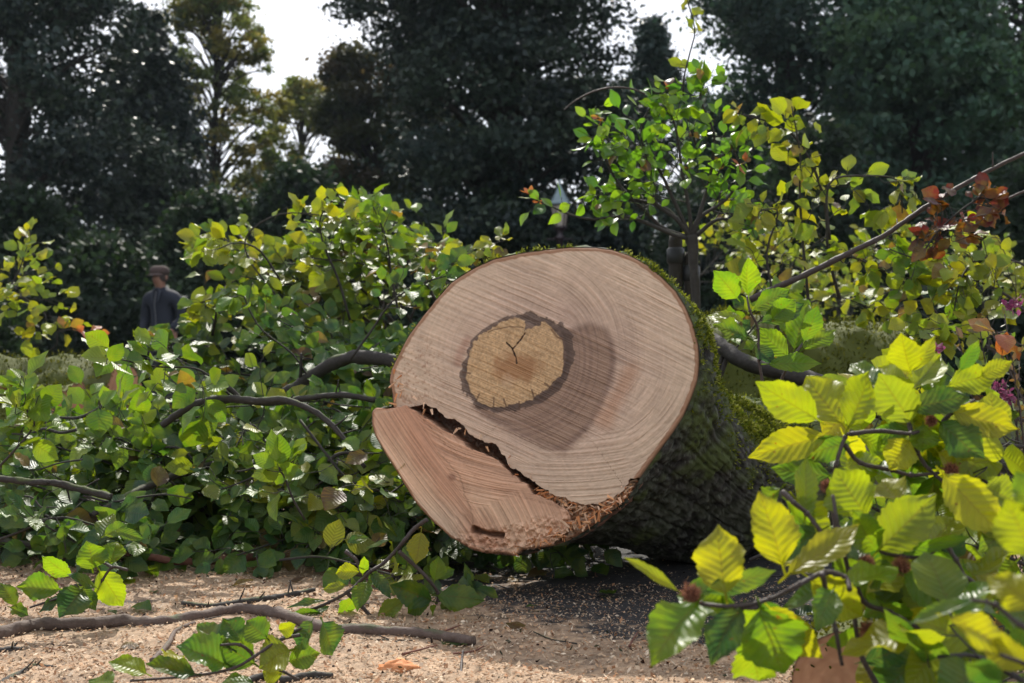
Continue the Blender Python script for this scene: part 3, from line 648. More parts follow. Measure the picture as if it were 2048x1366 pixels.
# bark: the traced butt outline swept back and down into the round stem
nb = 560; oo = smooth_closed(closed(FULL, nb), 5); ring0 = onface(oo[:, 0], oo[:, 1], np.zeros(nb)-0.004)
ctr0 = ring0.mean(0); rel = ring0-ctr0; a_, b_ = rel@E1, rel@E2; ang = np.arctan2(b_, a_); rad0 = np.hypot(a_, b_)
AX = nrmz(np.array([0.66, 0.75, 0.0])); ns = 190
secs = np.concatenate([np.linspace(0, 0.9, 130), np.linspace(0.92, 3.6, ns-130)])
def trunk_r(s): return np.interp(s, [0, 0.12, 0.3, 0.55, 0.9, 1.6, 3.6], [0.345, 0.325, 0.29, 0.255, 0.232, 0.222, 0.20])
V = []
for s in secs:
    k = float(sstep(0, 0.75, np.array(s))); A_ax = nrmz(-FN*(1-min(1, s/0.35)) + AX*min(1, s/0.35)) if s < 0.35 else AX
    rr = trunk_r(s)
    e1 = nrmz(np.cross(A_ax, np.array([0, 0, 1.0]))); e2 = nrmz(np.cross(e1, A_ax))
    zc = ctr0[2]*(1-k) + (rr+0.0)*k; zc = max(zc, rr*0.97)
    c = np.array([ctr0[0], ctr0[1], 0]) + AX*s*(0.75+0.25*min(1, s/0.4)) + np.array([0, 0, zc])
    shape = rad0*(1-k)*(rr/0.345)*0.995 + rr*k
    if s < 0.004: V.append(ring0*1.0); continue
    # flutes of the root flare
    shape = shape*(1 + 0.05*math.exp(-((s-0.25)/0.3)**2)*np.sin(3*ang+1.0)*min(1, s/0.1))
    p = c + shape[:, None]*(np.cos(ang)[:, None]*e1 + np.sin(ang)[:, None]*e2)
    bl = min(1, s/0.06); p0 = ring0 + AX*s*0.8
    V.append(p*bl + p0*(1-bl))
V = np.array(V)
N_ = nrmz(np.cross(np.gradient(V, axis=1), np.gradient(V, axis=0))); cen = V.mean(1, keepdims=True)
if ((V-cen)*N_).sum() < 0: N_ = -N_
x, y, z = V[..., 0], V[..., 1], V[..., 2]
n1 = fbm(x*55, y*55, z*55, 201, 5, 0.6); n2 = fbm(x*9, y*9, z*9, 202, 4); n3 = fbm(x*22, y*22, z*22, 203, 3)
fade = np.minimum(1, secs/0.015)[:, None]
disp = ((n1-0.5)*0.022 - 0.004*sstep(0.6, 0.9, vnoise(ang[None, :]*42/(2*PI)*6, x*7+z*7, None, 222)) + (n2-0.5)*0.035*np.minimum(1, secs/0.15)[:, None] + 0.003)*fade
V = V + N_*disp[..., None]; V[..., 2] = np.maximum(V[..., 2], 0.002)
upn = N_[..., 2]
nS = vnoise(ang[None, :]*42/(2*PI)*6, x*7+z*7, None, 222); grn = sstep(0.45, 0.62, n2 + 0.16*upn + 0.25*(n3-0.5))
bc = mixc(np.broadcast_to(np.array([0.085, 0.08, 0.068]), V.shape).copy(), np.array([0.035, 0.031, 0.027]), sstep(0.6, 0.4, n1))
bc = mixc(bc, np.array([0.20, 0.205, 0.18]), sstep(0.56, 0.68, n3)*sstep(0.5, 0.6, n1)*0.5)
bc = bc*(0.45+1.1*n1)[..., None]; bc = mixc(bc, np.array([0.03, 0.026, 0.022]), sstep(0.66, 0.9, nS)*0.7); bc = mixc(bc, np.array([0.30, 0.32, 0.26]), sstep(0.62, 0.70, fbm(x*90, y*90, z*90, 231, 3))*0.5)  # bark tone with relief shading painted in: hollows and streaks darker
rdg = sstep(0.6, 0.25, np.abs(ang[None, :]-0.85))*(secs[:, None] > 0.08)*sstep(0.3, 0.5, n2); bc = mixc(bc*0.75, np.array([0.13, 0.16, 0.015]), rdg*0.8)
bc = mixc(bc, np.array([0.10, 0.13, 0.028]), grn*0.85*sstep(0.38, 0.55, n1+0.1)); bc = mixc(bc, np.array([0.06, 0.075, 0.03]), sstep(0.3, 0.6, n3)*0.35)
i = np.arange(ns-1)[:, None]*nb; j = np.arange(nb)[None, :]; k = (j+1) % nb
g = Geo(); g.add(V.reshape(-1, 3), np.stack([i+j, i+nb+j, i+nb+k, i+k], -1).reshape(-1, 4), None, bc.reshape(-1, 3)); part('bark', g, M['bark'], trunk)
# moss: tufts of short blades on the rim, on the shoulder ridge and upper side
def tufts(pos, nor, n_bl, hmin, hmax, seed, cols, w_=0.0012, spread=0.004):
    r = np.random.default_rng(seed); N = len(pos); pos = np.repeat(pos, n_bl, 0) + r.normal(0, spread, (N*n_bl, 3)); nor = np.repeat(nor, n_bl, 0)
    d = nrmz(nor + r.normal(0, 0.6, pos.shape)); h = r.uniform(hmin, hmax, (len(pos), 1)); s_ = nrmz(np.cross(d, r.normal(0, 1, pos.shape)))*w_*r.uniform(0.6, 1.8, (len(pos), 1))
    d2 = nrmz(d + r.normal(0, 0.5, pos.shape))
    V = np.stack([pos-s_, pos+s_, pos+d*h*0.6+s_*1.4, pos+d*h*0.6-s_*1.4, pos+d*h*0.6+d2*h*0.4], 1).reshape(-1, 3)
    b = np.arange(len(pos))[:, None]*5; F = np.vstack([b+np.array([0, 1, 2, 3]), b+np.array([3, 2, 4, 4])])
    C = np.array(cols)[r.integers(0, len(cols), len(pos))]*r.uniform(0.6, 1.3, (len(pos), 1)); return V, F, np.repeat(C, 5, 0)
MC = [(0.15, 0.18, 0.014), (0.22, 0.24, 0.02), (0.09, 0.12, 0.012), (0.27, 0.28, 0.06)]
r = np.random.default_rng(8); g = Geo()
Vf, Nf = V.reshape(-1, 3), N_.reshape(-1, 3); sf = np.repeat(secs, nb); af = np.tile(ang, ns); n2f = n2.ravel(); n3f = n3.ravel()
prob = (Nf[:, 2] > 0.0)*(sf < 0.02)*sstep(0.35, 0.6, n3f)*0.22*(sf > 0.003)
ridge = sstep(0.55, 0.25, np.abs(af-0.85))*(sf > 0.12)*(sf < 1.1)*sstep(0.30, 0.5, n2f)*0.8
prob = prob + ridge + (Nf[:, 2] > 0.2)*sstep(0.5, 0.62, n2f)*0.2*(sf < 1.6) + (Nf[:, 2] > -0.3)*(sf < 1.2)*0.03
sel = r.uniform(0, 1, len(Vf)) < prob
V1, F1, C1 = tufts(Vf[sel], Nf[sel], 6, 0.004, 0.013, 9, MC); g.add(V1, F1, None, C1)
part('moss', g, M['moss'], trunk, kind='stuff', smooth=False)

# ------------------------------------------------------------------ other logs and big limbs
def log(name, label, cat, a, b, r0, r1, seed, n=64, m=70, moss=0.5, cut=None, group=None):
    a, b = np.array(a, float), np.array(b, float); L = np.linalg.norm(b-a); ax = (b-a)/L
    e1 = nrmz(np.cross(ax, [0, 0, 1.0])); e2 = np.cross(e1, ax); th = np.linspace(0, 2*PI, n, endpoint=False)
    t = np.linspace(0, 1, m); rr = r0+(r1-r0)*t
    dirs = np.cos(th)[:, None]*e1 + np.sin(th)[:, None]*e2
    V = a + ax*(t*L)[:, None, None] + rr[:, None, None]*dirs[None]
    N = np.broadcast_to(dirs[None], V.shape); sc = 0.25/r0
    n1 = fbm(V[..., 0]*40*sc, V[..., 1]*40*sc, V[..., 2]*40*sc, seed, 4); n2 = fbm(V[..., 0]*7*sc, V[..., 1]*7*sc, V[..., 2]*7*sc, seed+1, 3)
    V = V + N*((n1-0.5)*0.02+(n2-0.5)*0.12*r0/0.3)[..., None]*(r0/0.25)
    g = sstep(0.25, 0.75, moss + 0.35*N[..., 2] + 0.8*(n2-0.5) + 0.3*(n1-0.5))
    c = mixc(np.broadcast_to(np.array([0.11, 0.095, 0.075]), V.shape).copy(), np.array([0.05, 0.042, 0.035]), sstep(0.6, 0.4, n1)); c = mixc(c, np.array([0.075, 0.085, 0.012]), g)
    i = np.arange(m-1)[:, None]*n; j = np.arange(n)[None, :]; k = (j+1) % n
    t_ = thing(name, label, cat, (a[0], a[1], 0), group)
    G_ = Geo(); G_.add(V.reshape(-1, 3), np.stack([i+j, i+n+j, i+n+k, i+k], -1).reshape(-1, 4), None, c.reshape(-1, 3)); part('bark', G_, M['bark'], t_)
    for w_, ring, cc_, dr in ((0, V[0], a, -ax), (1, V[-1], b, ax)):
        q = np.linspace(0, 1, 24)[1:, None, None]; W = cc_ + (ring-cc_)[None]*q; rad = np.linalg.norm((W-cc_), axis=-1)
        nn = vnoise(W[..., 0]*150, W[..., 1]*20, W[..., 2]*150, seed+4); cw = mixc(np.broadcast_to(np.array([0.50, 0.27, 0.15]), W.shape).copy(), np.array([0.32, 0.15, 0.08]), nn*0.8)
        cw = cw*(1 - 0.12*vnoise(rad*400, rad*0, None, 3))[..., None]; cw = mixc(cw, np.array([0.12, 0.06, 0.04]), sstep(0.95, 0.98, q[..., 0]+0*rad))
        W = W + dr*0.002*(nn[..., None]-0.5)*(q < 0.99); W2 = np.vstack([W.reshape(-1, 3), cc_]); C2 = np.vstack([cw.reshape(-1, 3), [[0.4, 0.22, 0.13]]])
        i = np.arange(22)[:, None]*n; F = np.vstack([np.stack([i+j, i+n+j, i+n+k, i+k], -1).reshape(-1, 4), np.stack([j[0]*0+23*n, j[0], k[0], k[0]], -1)])
        G_ = Geo(); G_.add(W2, F, None, C2); part('cut_end', G_, M['wood'], t_)
    r = np.random.default_rng(seed); P_ = V.reshape(-1, 3); pick = r.uniform(0, 1, len(P_)) < np.clip(g.ravel()*0.6*(N.reshape(-1, 3)[:, 2] > -0.1), 0, 1)
    G_ = Geo(); V1, F1, C1 = tufts(P_[pick], N.reshape(-1, 3)[pick], 7, 0.004*r0/0.1, 0.010*min(r0/0.1, 2), seed, [(0.09, 0.10, 0.008), (0.13, 0.13, 0.012), (0.05, 0.06, 0.008)], 0.0018, 0.012); G_.add(V1, F1, None, C1); part('moss', G_, M['moss'], t_, kind='stuff', smooth=False)
    return t_
log('mossy_log', 'fat moss covered log lying behind the cut trunk on the right, under yellow leaves', 'log', (0.5, 5.0, 0.37), (1.60, 5.15, 0.37), 0.385, 0.375, 301, moss=0.8)
log('mossy_log', 'smooth grey green log at the far left edge, behind the bright mossy one', 'log', (-4.4, 5.9, 0.33), (-1.85, 5.75, 0.33), 0.33, 0.29, 302, moss=0.45)
log('mossy_log', 'bright green mossy log end poking in at the left edge of the leaf heap', 'log', (-4.0, 5.0, 0.28), (-1.78, 4.85, 0.27), 0.28, 0.23, 303, moss=0.85)
log('firewood_piece', 'short sawn piece of wood with mossy bark at the bottom right behind leaves', 'cut wood', P(1692, 1372, 1.78), P(1775, 1240, 2.35), 0.078, 0.085, 304, moss=0.35, n=48, m=40)
PX = lambda L, d0, d1=None: [P(a, b, d0+((d1 if d1 is not None else d0)-d0)*i/(len(L)-1)) for i, (a, b) in enumerate(L)]
def limb(label, pts, r, mat, name='bare_branch', cat='branch', rough=0.34, seed=1, n=12, knobs=0, group=None, steps=None):
    t = thing(name, label, cat, pts[0], group); g = Geo(); pts = np.array(pts)
    g.tube(pts, r, n, steps or 70, rough=rough, seed=seed); part('stem', g, M[mat], t)
    if knobs:
        rr = np.random.default_rng(seed); c = catmull(pts, 60); T = nrmz(np.gradient(c, axis=0))
        for q in range(knobs):
            i = rr.integers(6, 55); d = nrmz(np.cross(T[i], rr.normal(0, 1, 3)) + T[i]*0.4); R0 = float(np.mean(np.atleast_1d(r)))
            l = rr.uniform(1.5, 6)*R0; k_ = Geo(); k_.tube([c[i], c[i]+d*l*0.6, c[i]+d*l+np.array([0, 0, 0.2])*R0], [R0*0.35, R0*0.18], 6, 7, rough=0.3, seed=q)
            part('side_shoot', k_, M[mat], t)
    return t
def onground(L, z=0.012): return [G(a, b, z) for a, b in L]
limb('thick dark branch leaving the right side of the cut trunk behind the large leaves', PX([(1385, 655), (1440, 692), (1500, 728), (1590, 750), (1720, 800), (1850, 868), (1970, 912), (2110, 965)], 3.45, 2.7), [0.020, 0.022, 0.022, 0.024, 0.022, 0.021], 'branch', knobs=5, seed=3)
limb('smooth olive grey limb coming out beneath the lower left of the cut trunk', PX([(735, 1082), (800, 1042), (870, 1010), (960, 985)], 3.35, 3.6), [0.022, 0.028, 0.034], 'moss_limb', seed=4)
limb('long wavy bare brown stick lying across the sawdust at the bottom left', onground([(-90, 1285), (0, 1266), (60, 1252), (110, 1247), (180, 1247), (250, 1243), (310, 1246), (390, 1234), (480, 1219), (540, 1224), (600, 1240), (660, 1258), (750, 1262), (850, 1268), (905, 1277), (948, 1283)], 0.022), [0.017, 0.015, 0.013, 0.0135, 0.0125, 0.012, 0.013, 0.012, 0.012, 0.011, 0.010], 'stick', name='fallen_stick', cat='stick', rough=0.42, seed=5, knobs=4, n=14, steps=140)
limb('reddish peeling stick at the foot of the leaf heap above the sawdust', PX([(238, 1105), (300, 1114), (350, 1122), (420, 1122), (480, 1115), (540, 1112), (605, 1112)], 3.15, 3.3), [0.007, 0.010, 0.011, 0.009], 'red_stick', name='fallen_stick', cat='stick', seed=6, knobs=3)
limb('dark crusty twig crossing under the reddish peeling stick', onground([(150, 1173), (215, 1160), (250, 1140), (290, 1122), (335, 1108)], 0.02), [0.006, 0.008, 0.009], 'branch', name='fallen_stick', cat='stick', seed=7, knobs=3)
limb('grey branch arching in from the left edge through the leaf heap', PX([(-60, 958), (0, 958), (60, 964), (110, 966), (160, 978), (222, 994)], 3.2, 3.15), [0.009, 0.009, 0.010], 'branch', seed=8, knobs=3)
limb('dark branch with a pale broken end rising through the middle of the leaf heap', PX([(188, 1028), (240, 1000), (290, 975), (330, 958), (380, 942), (430, 930), (490, 922), (560, 915)], 3.1, 3.7), [0.007, 0.011, 0.012, 0.012], 'branch', seed=9, knobs=4)
limb('dark stick at the left edge along the foot of the leaf heap', PX([(-40, 1078), (10, 1083), (60, 1090), (110, 1090), (160, 1088)], 3.3), [0.010, 0.011, 0.009], 'branch', name='fallen_stick', cat='stick', seed=10, knobs=3)
limb('thick dark bough behind the upper left of the cut trunk, half buried in leaves', PX([(560, 790), (600, 768), (650, 735), (700, 716), (760, 718), (830, 728)], 3.75, 3.6), [0.015, 0.020, 0.021, 0.020], 'branch', seed=11, knobs=3)
limb('dark twig forking to the left of the cut trunk over glossy leaves', PX([(432, 760), (460, 778), (487, 800), (540, 806), (600, 798), (680, 790), (750, 800)], 3.35, 3.5), [0.007, 0.009, 0.009], 'branch', seed=12, knobs=5)
limb('dark branch curving down the middle of the leaf heap', PX([(325, 850), (360, 826), (400, 806), (450, 798), (520, 802), (570, 800), (640, 830), (690, 880), (730, 935)], 3.4, 3.2), [0.010, 0.012, 0.009, 0.005], 'branch', seed=13, knobs=5)
limb('thin broken stick lying at the bottom edge among pale leaves', onground([(480, 1366), (530, 1352), (570, 1360), (620, 1350), (665, 1352)], 0.02), [0.006, 0.007, 0.006], 'branch', name='fallen_stick', cat='stick', seed=14, knobs=2)
limb('short dark stick in the bottom left corner of the sawdust', onground([(-20, 1380), (40, 1348), (70, 1333), (112, 1336)], 0.015), [0.007, 0.006, 0.004], 'branch', name='fallen_stick', cat='stick', seed=15, knobs=3)
limb('short mossy crusted stick on the sawdust left of the wavy stick', onground([(-15, 1303), (20, 1300), (45, 1300)], 0.015), [0.008, 0.006], 'branch', name='fallen_stick', cat='stick', seed=16, knobs=3)
limb('thin grey stick slanting up from below the wavy stick', onground([(305, 1322), (335, 1290), (352, 1262), (388, 1246)], 0.02), [0.006, 0.005, 0.004], 'stick', name='fallen_stick', cat='stick', seed=17, knobs=2)
limb('rough black stick lying behind the wavy stick near its middle', onground([(365, 1206), (420, 1212), (480, 1204), (530, 1198), (580, 1190), (628, 1180)], 0.02), [0.005, 0.007, 0.008, 0.006], 'branch', name='fallen_stick', cat='stick', seed=18, knobs=9)
limb('thin upright twig standing in the sawdust below the cut trunk', [G(921, 1380, 0.0), G(923, 1350, 0)+np.array([0, 0, 0.02]), G(926, 1340, 0)+np.array([0.0, 0, 0.035])], [0.003, 0.002], 'twig', name='upright_twig', cat='twig', seed=19)
for k, L in enumerate(([(165, 1302), (215, 1298), (262, 1288), (305, 1272)], [(140, 1345), (190, 1325), (230, 1318), (240, 1310)], [(1010, 1355), (1040, 1366), (1060, 1376)], [(280, 1175), (310, 1180), (335, 1186)], [(850, 1300), (880, 1296), (905, 1300)])):
    limb('thin dry twig lying loose on the sawdust', onground(L, 0.01), [0.003, 0.002], 'twig', name='loose_twig', cat='twig', seed=40+k, knobs=3, group='thin dry twigs on the sawdust')
# raw chunks of orange wood at the bottom edge
for k, (px, py, sx, sy, lab) in enumerate(((800, 1352, 0.052, 0.025, 'orange chunk of torn wood at the bottom edge, the largest on the sawdust'), (890, 1362, 0.022, 0.012, 'small orange splinter of wood right of the big orange chunk'))):
    c = G(px, py, 0.0); q = np.array([[math.cos(a)*math.cos(b), math.sin(a)*math.cos(b), math.sin(b)] for b in np.linspace(-1.5, 1.5, 16) for a in np.linspace(0, 2*PI, 36, endpoint=False)])
    n = fbm(q[:, 0]*1.6+k*5, q[:, 1]*1.6, q[:, 2]*1.6, 401, 2)[:, None]; n4 = fbm(q[:, 0]*4, q[:, 1]*9, q[:, 2]*9, 402, 4)[:, None]
    Vq = q*(0.45+0.6*n+0.5*(n4-0.5))*np.array([sx, sy*1.3, sy*0.9]) + c + np.array([0, 0, sy*0.45]); i = np.arange(15)[:, None]*36; j = np.arange(36)[None, :]
    g = Geo(); g.add(Vq, np.stack([i+j, i+(j+1) % 36, i+36+(j+1) % 36, i+36+j], -1).reshape(-1, 4), None, np.array([0.62, 0.25, 0.10])*(0.5+0.9*n4)); single('wood_chunk', g, M['wood'], lab, 'wood chunk', loc=tuple(c))

# ------------------------------------------------------------------ the heap of leafy branches, left
def pilepoint(px, py): # how far the heap's surface lies at a photo position
    return float(np.interp(py, [400, 560, 690, 800, 950, 1120], [4.6, 4.35, 4.1, 3.75, 3.4, 3.25]))
r = np.random.default_rng(11)
HEAP = [  # label, pixel box (x0,x1,y0,y1), n, palette, leaf size, depth shift, direction bias
 ('yellow green leafy branch on the tall back part of the heap', (420, 860, 470, 640), 15, 'mixed', 0.084, 0.15, 0.4),
 ('branch with yellowing leaves at the very top of the heap', (600, 840, 420, 500), 7, 'fresh', 0.08, 0.1, 0.6),
 ('glossy dark green leafy branch of the heap, close beside the cut trunk', (480, 800, 640, 860), 15, 'green', 0.08, 0.05, 0.2),
 ('bright green leafy branch spread flat over the left part of the heap', (-20, 430, 815, 900), 17, 'fresh', 0.078, 0.0, 0.0),
 ('dark green leafy branch deep in the middle of the heap', (0, 460, 840, 980), 16, 'green', 0.076, 0.0, 0.0),
 ('green leafy branch low in the heap below the cut trunk', (440, 820, 860, 1020), 16, 'mixed', 0.078, 0.0, 0.1),
 ('leafy branch at the foot of the heap touching the sawdust', (-40, 820, 1010, 1110), 24, 'green', 0.076, -0.02, 0.0),
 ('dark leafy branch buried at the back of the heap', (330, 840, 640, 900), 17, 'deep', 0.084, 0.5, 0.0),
]
hk = 0
for lab, (x0, x1, y0, y1), n, pal, ls, dsh, upb in HEAP:
    for k in range(n):
        hk += 1
        px, py = r.uniform(x0, x1), r.uniform(y0, y1); d = pilepoint(px, py)+dsh+r.normal(0, 0.12)
        tip = P(px, py, d); tip[2] = max(tip[2], 0.05)
        a = r.uniform(-0.5, 1.1) if px < 600 else r.uniform(-0.3, 0.8)
        L = r.uniform(0.5, 0.85); back = np.array([L*a*1.0, L*0.75, -0.28-upb*0.35])
        root = tip+back*(1 if px > 420 else np.array([1, .8, 1.2])); root[2] = max(root[2], 0.03); mid = (root+tip)/2+np.array([0, 0, (0.10+0.06*upb) if px > 420 else 0.02])+r.normal(0, 0.04, 3)
        branch(lab, 1000+hk, [root, mid, tip+(tip-mid)*0.02], r.uniform(0.005, 0.009), group=lab.replace('branch', 'branches', 1), twigs=10, tlen=0.26, leaf=ls, pal=pal, start=0.25,
               up=(0.05, -0.75+r.normal(0, 0.25), 0.75), flat=0.25, tilt=0.36, spacing=0.037, sec=0.6, brown=0.04, res=(5, 4), lw=0.34)
# individually traced sprays of the heap's outline
def spray(label, L, d0, d1, r0, seed, pal='fresh', twigs=5, tlen=0.13, leaf=0.07, start=0.3, name='beech_branch', **kw):
    kw.setdefault('res', (7, 4)); kw.setdefault('spacing', 0.04); kw.setdefault('tilt', 0.6); leaf = leaf*1.2; kw.setdefault('lw', 0.36)
    return branch(label, seed, PX(L, d0, d1), r0, name=name, pal=pal, twigs=twigs, tlen=tlen, leaf=leaf, start=start, up=kw.pop('up', (0.1, -0.7, 0.75)), **kw)
spray('bright sprig with upright young leaves rising from the heap at the left', [(470, 800), (430, 765), (385, 735), (300, 725), (215, 712)], 3.5, 3.1, 0.004, 501, twigs=9, leaf=0.078, tlen=0.16)
spray('lone sprig with few leaves in front of the standing man', [(620, 760), (590, 700), (530, 660), (500, 620), (485, 590)], 3.7, 3.6, 0.003, 502, pal='fresh', twigs=3, leaf=0.055)
spray('sprig of pale leaves hanging over the left of the heap, above the man', [(560, 560), (520, 500), (470, 490), (420, 500), (395, 505)], 4.3, 4.0, 0.004, 503, pal='yellow', twigs=7, leaf=0.065, tlen=0.12)
spray('tall yellowing spray crowning the heap', [(700, 640), (680, 560), (650, 490), (640, 440), (660, 405)], 4.3, 4.1, 0.005, 504, pal='yellow', twigs=9, leaf=0.07, tlen=0.15)
spray('tall yellow green spray on the heap crest, nearest the cut trunk', [(800, 640), (790, 560), (770, 480), (750, 410)], 4.3, 4.1, 0.005, 505, pal='fresh', twigs=10, leaf=0.072, tlen=0.17)
spray('thin arching twig with small yellow leaves over the back of the heap', [(560, 600), (500, 520), (500, 470), (560, 438), (640, 430), (720, 455)], 4.4, 4.3, 0.004, 506, pal='yellow', twigs=7, leaf=0.06, tlen=0.12)
spray('silvery leaved twig touching the top left rim of the cut trunk', [(820, 640), (850, 560), (900, 520), (950, 503), (985, 500)], 4.0, 3.9, 0.004, 507, pal='yellow', twigs=8, leaf=0.06, tlen=0.12)
spray('glossy leafy twig pressed against the left rim of the cut trunk', [(700, 720), (740, 660), (790, 600), (850, 570), (900, 545)], 3.6, 3.55, 0.004, 508, pal='green', twigs=9, leaf=0.068, tlen=0.15)
spray('spray of green leaves hanging below the left corner of the cut trunk', [(600, 840), (650, 900), (700, 960), (760, 990), (800, 1010)], 3.3, 3.2, 0.004, 509, pal='mixed', twigs=8, leaf=0.068, tlen=0.14)
spray('upright sprig with a yellow leaf at the centre of the heap', [(610, 1040), (590, 1000), (570, 960), (560, 930)], 3.0, 2.95, 0.003, 510, pal='fresh', twigs=4, leaf=0.07, tlen=0.10)
spray('leafy sprig leaning in at the left edge with a brown husk', [(-30, 960), (30, 900), (60, 850), (40, 815)], 3.0, 2.9, 0.003, 511, pal='fresh', twigs=6, leaf=0.075, tlen=0.13)
spray('grey green leafy twig at the bottom left corner of the heap', [(-30, 1090), (40, 1060), (120, 1030), (200, 1050), (240, 1060)], 3.2, 3.1, 0.004, 512, pal='green', twigs=8, leaf=0.072, tlen=0.13)
spray('leafy twig fallen at the foot of the heap just left of the trunk shadow', [(560, 1120), (640, 1120), (720, 1135), (800, 1150)], 3.1, 2.95, 0.004, 513, pal='mixed', twigs=9, leaf=0.072, tlen=0.14)
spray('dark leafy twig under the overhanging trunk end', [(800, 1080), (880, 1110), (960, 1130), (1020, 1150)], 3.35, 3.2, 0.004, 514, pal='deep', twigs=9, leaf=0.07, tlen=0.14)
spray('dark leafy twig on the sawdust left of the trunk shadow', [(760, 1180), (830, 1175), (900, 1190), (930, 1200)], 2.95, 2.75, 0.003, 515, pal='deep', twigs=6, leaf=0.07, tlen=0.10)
spray('yellow leafed shrub branch at the far left edge', [(-120, 760), (-40, 640), (30, 560), (60, 490)], 5.2, 5.0, 0.007, 520, pal='yellow', twigs=16, leaf=0.055, tlen=0.3, name='shrub_branch')
spray('drooping yellow shrub branch low at the left edge', [(-160, 720), (-60, 600), (20, 590), (80, 620), (95, 650)], 5.2, 5.0, 0.007, 521, pal='yellow', twigs=16, leaf=0.055, tlen=0.28, name='shrub_branch')

# ------------------------------------------------------------------ branches behind the trunk, right
RB = [
 ('upright twig with pale yellow hanging leaves, middle of the right side', [(1620, 640), (1612, 560), (1606, 470), (1598, 380), (1602, 300), (1580, 215)], 4.0, 3.9, 0.006, 'yellow', 12, 0.068, 0.17),
 ('thin twig arching left with hanging yellow leaves beside the rose tree', [(1680, 600), (1655, 500), (1648, 420), (1635, 350), (1590, 275), (1530, 240), (1470, 225)], 4.0, 3.9, 0.006, 'yellow', 12, 0.062, 0.13),
 ('twig bending right then drooping with yellow green leaves', [(1660, 480), (1650, 400), (1665, 365), (1740, 358), (1795, 362), (1800, 420)], 3.9, 3.8, 0.005, 'yellow', 10, 0.068, 0.13),
 ('twig with yellow leaves just right of the rose tree stem', [(1560, 680), (1545, 580), (1540, 500), (1550, 430), (1520, 420)], 3.8, 3.7, 0.005, 'yellow', 11, 0.066, 0.15),
 ('yellow leafed branch in front of the fat mossy log', [(1900, 700), (1860, 620), (1800, 560), (1720, 520), (1640, 500)], 4.0, 3.9, 0.006, 'yellow', 14, 0.062, 0.17),
 ('pale green leafed branch leaning over the fat mossy log', [(1960, 700), (1920, 600), (1860, 540), (1780, 500)], 3.9, 3.8, 0.006, 'fresh', 14, 0.062, 0.17),
 ('broad spray of yellow leaves at the right above the pink flowers', [(2100, 680), (2020, 600), (1950, 560), (1880, 540)], 3.8, 3.7, 0.006, 'yellow', 14, 0.064, 0.18),
 ('hanging cluster of yellow green leaves near the right edge', [(2100, 560), (2030, 530), (1960, 520), (1920, 560), (1900, 630)], 3.8, 3.7, 0.005, 'yellow', 12, 0.064, 0.16),
 ('leafy twig low on top of the fat mossy log', [(1560, 640), (1620, 610), (1680, 600), (1740, 620)], 4.3, 4.2, 0.005, 'yellow', 10, 0.062, 0.15),
 ('low drooping yellow twig above the right foreground leaves', [(2040, 760), (1980, 690), (1900, 650), (1840, 670)], 3.6, 3.5, 0.005, 'yellow', 12, 0.064, 0.15),
 ('leafy twig filling the gap right of the trunk', [(1420, 760), (1470, 700), (1520, 640), (1560, 600)], 3.9, 3.9, 0.005, 'fresh', 10, 0.066, 0.15),
 ('dark green leafy branch low behind the trunk on the right', [(1500, 900), (1640, 880), (1780, 900), (1900, 960)], 3.6, 3.2, 0.006, 'green', 14, 0.07, 0.2),
 ('dark green leafy branch on the ground right of the trunk', [(2100, 1000), (1960, 1000), (1840, 1040), (1760, 1090)], 2.7, 2.5, 0.006, 'deep', 16, 0.07, 0.2),
 ('dark leafy branch at the right edge below the thick limb', [(2150, 1120), (2040, 1080), (1950, 1100), (1880, 1150)], 2.4, 2.2, 0.006, 'deep', 14, 0.07, 0.18),
 ('shaded leafy twig on the ground beside the firewood piece', [(2120, 1300), (2020, 1250), (1930, 1230), (1850, 1210)], 2.2, 2.1, 0.005, 'deep', 12, 0.07, 0.15),
 ('green leafy branch behind the right foreground leaves', [(2100, 860), (2000, 820), (1900, 800), (1780, 790)], 3.3, 3.1, 0.006, 'green', 14, 0.066, 0.2),
 ('dark green twig on the ground between trunk and foreground leaves', [(1500, 1120), (1600, 1080), (1700, 1060), (1800, 1050)], 2.75, 2.6, 0.005, 'deep', 12, 0.066, 0.15),
]
for k, (lab, L, d0, d1, r0, pal, tw, lf, tl) in enumerate(RB):
    hang = 0.45 if k < 8 else 0.1
    spray(lab, L, d0, d1, r0, 600+k, pal=pal, twigs=tw, leaf=lf, tlen=tl, hang=hang, start=0.2, tilt=0.75, sec=0.5, up=(0.1, -0.7, 0.7))
limb('long dark bare branch slanting up to the right edge', PX([(1500, 600), (1560, 572), (1620, 545), (1700, 505), (1770, 470), (1850, 415), (1940, 362), (2000, 330), (2090, 288)], 3.5, 3.3), [0.010, 0.009, 0.008, 0.007, 0.006, 0.005], 'twig', seed=31, knobs=6)
limb('thin dark twig at the right edge above the copper leaves', PX([(1960, 440), (1990, 415), (2020, 395), (2080, 370)], 3.3), [0.003, 0.0035], 'twig', seed=32)
limb('thin grey arching twig left of the rose tree top', PX([(1128, 220), (1150, 202), (1185, 184), (1225, 175), (1265, 178), (1290, 188)], 3.9), [0.002, 0.0035, 0.003], 'twig', seed=33, knobs=0)
spray('sprig of dark copper red leaves on the long slanting branch', [(1850, 500), (1880, 470), (1910, 430), (1950, 400), (1985, 395)], 3.3, 3.25, 0.003, 701, pal='red', twigs=17, leaf=0.045, tlen=0.12, start=0.0, spacing=0.024, brown=0.0)
spray('small tuft of hanging copper leaves on the slanting branch', [(1890, 400), (1895, 430), (1875, 470), (1850, 505)], 3.3, 3.3, 0.002, 702, brown=0.0, pal='red', twigs=4, leaf=0.048, tlen=0.06, start=0.1, hang=0.8)
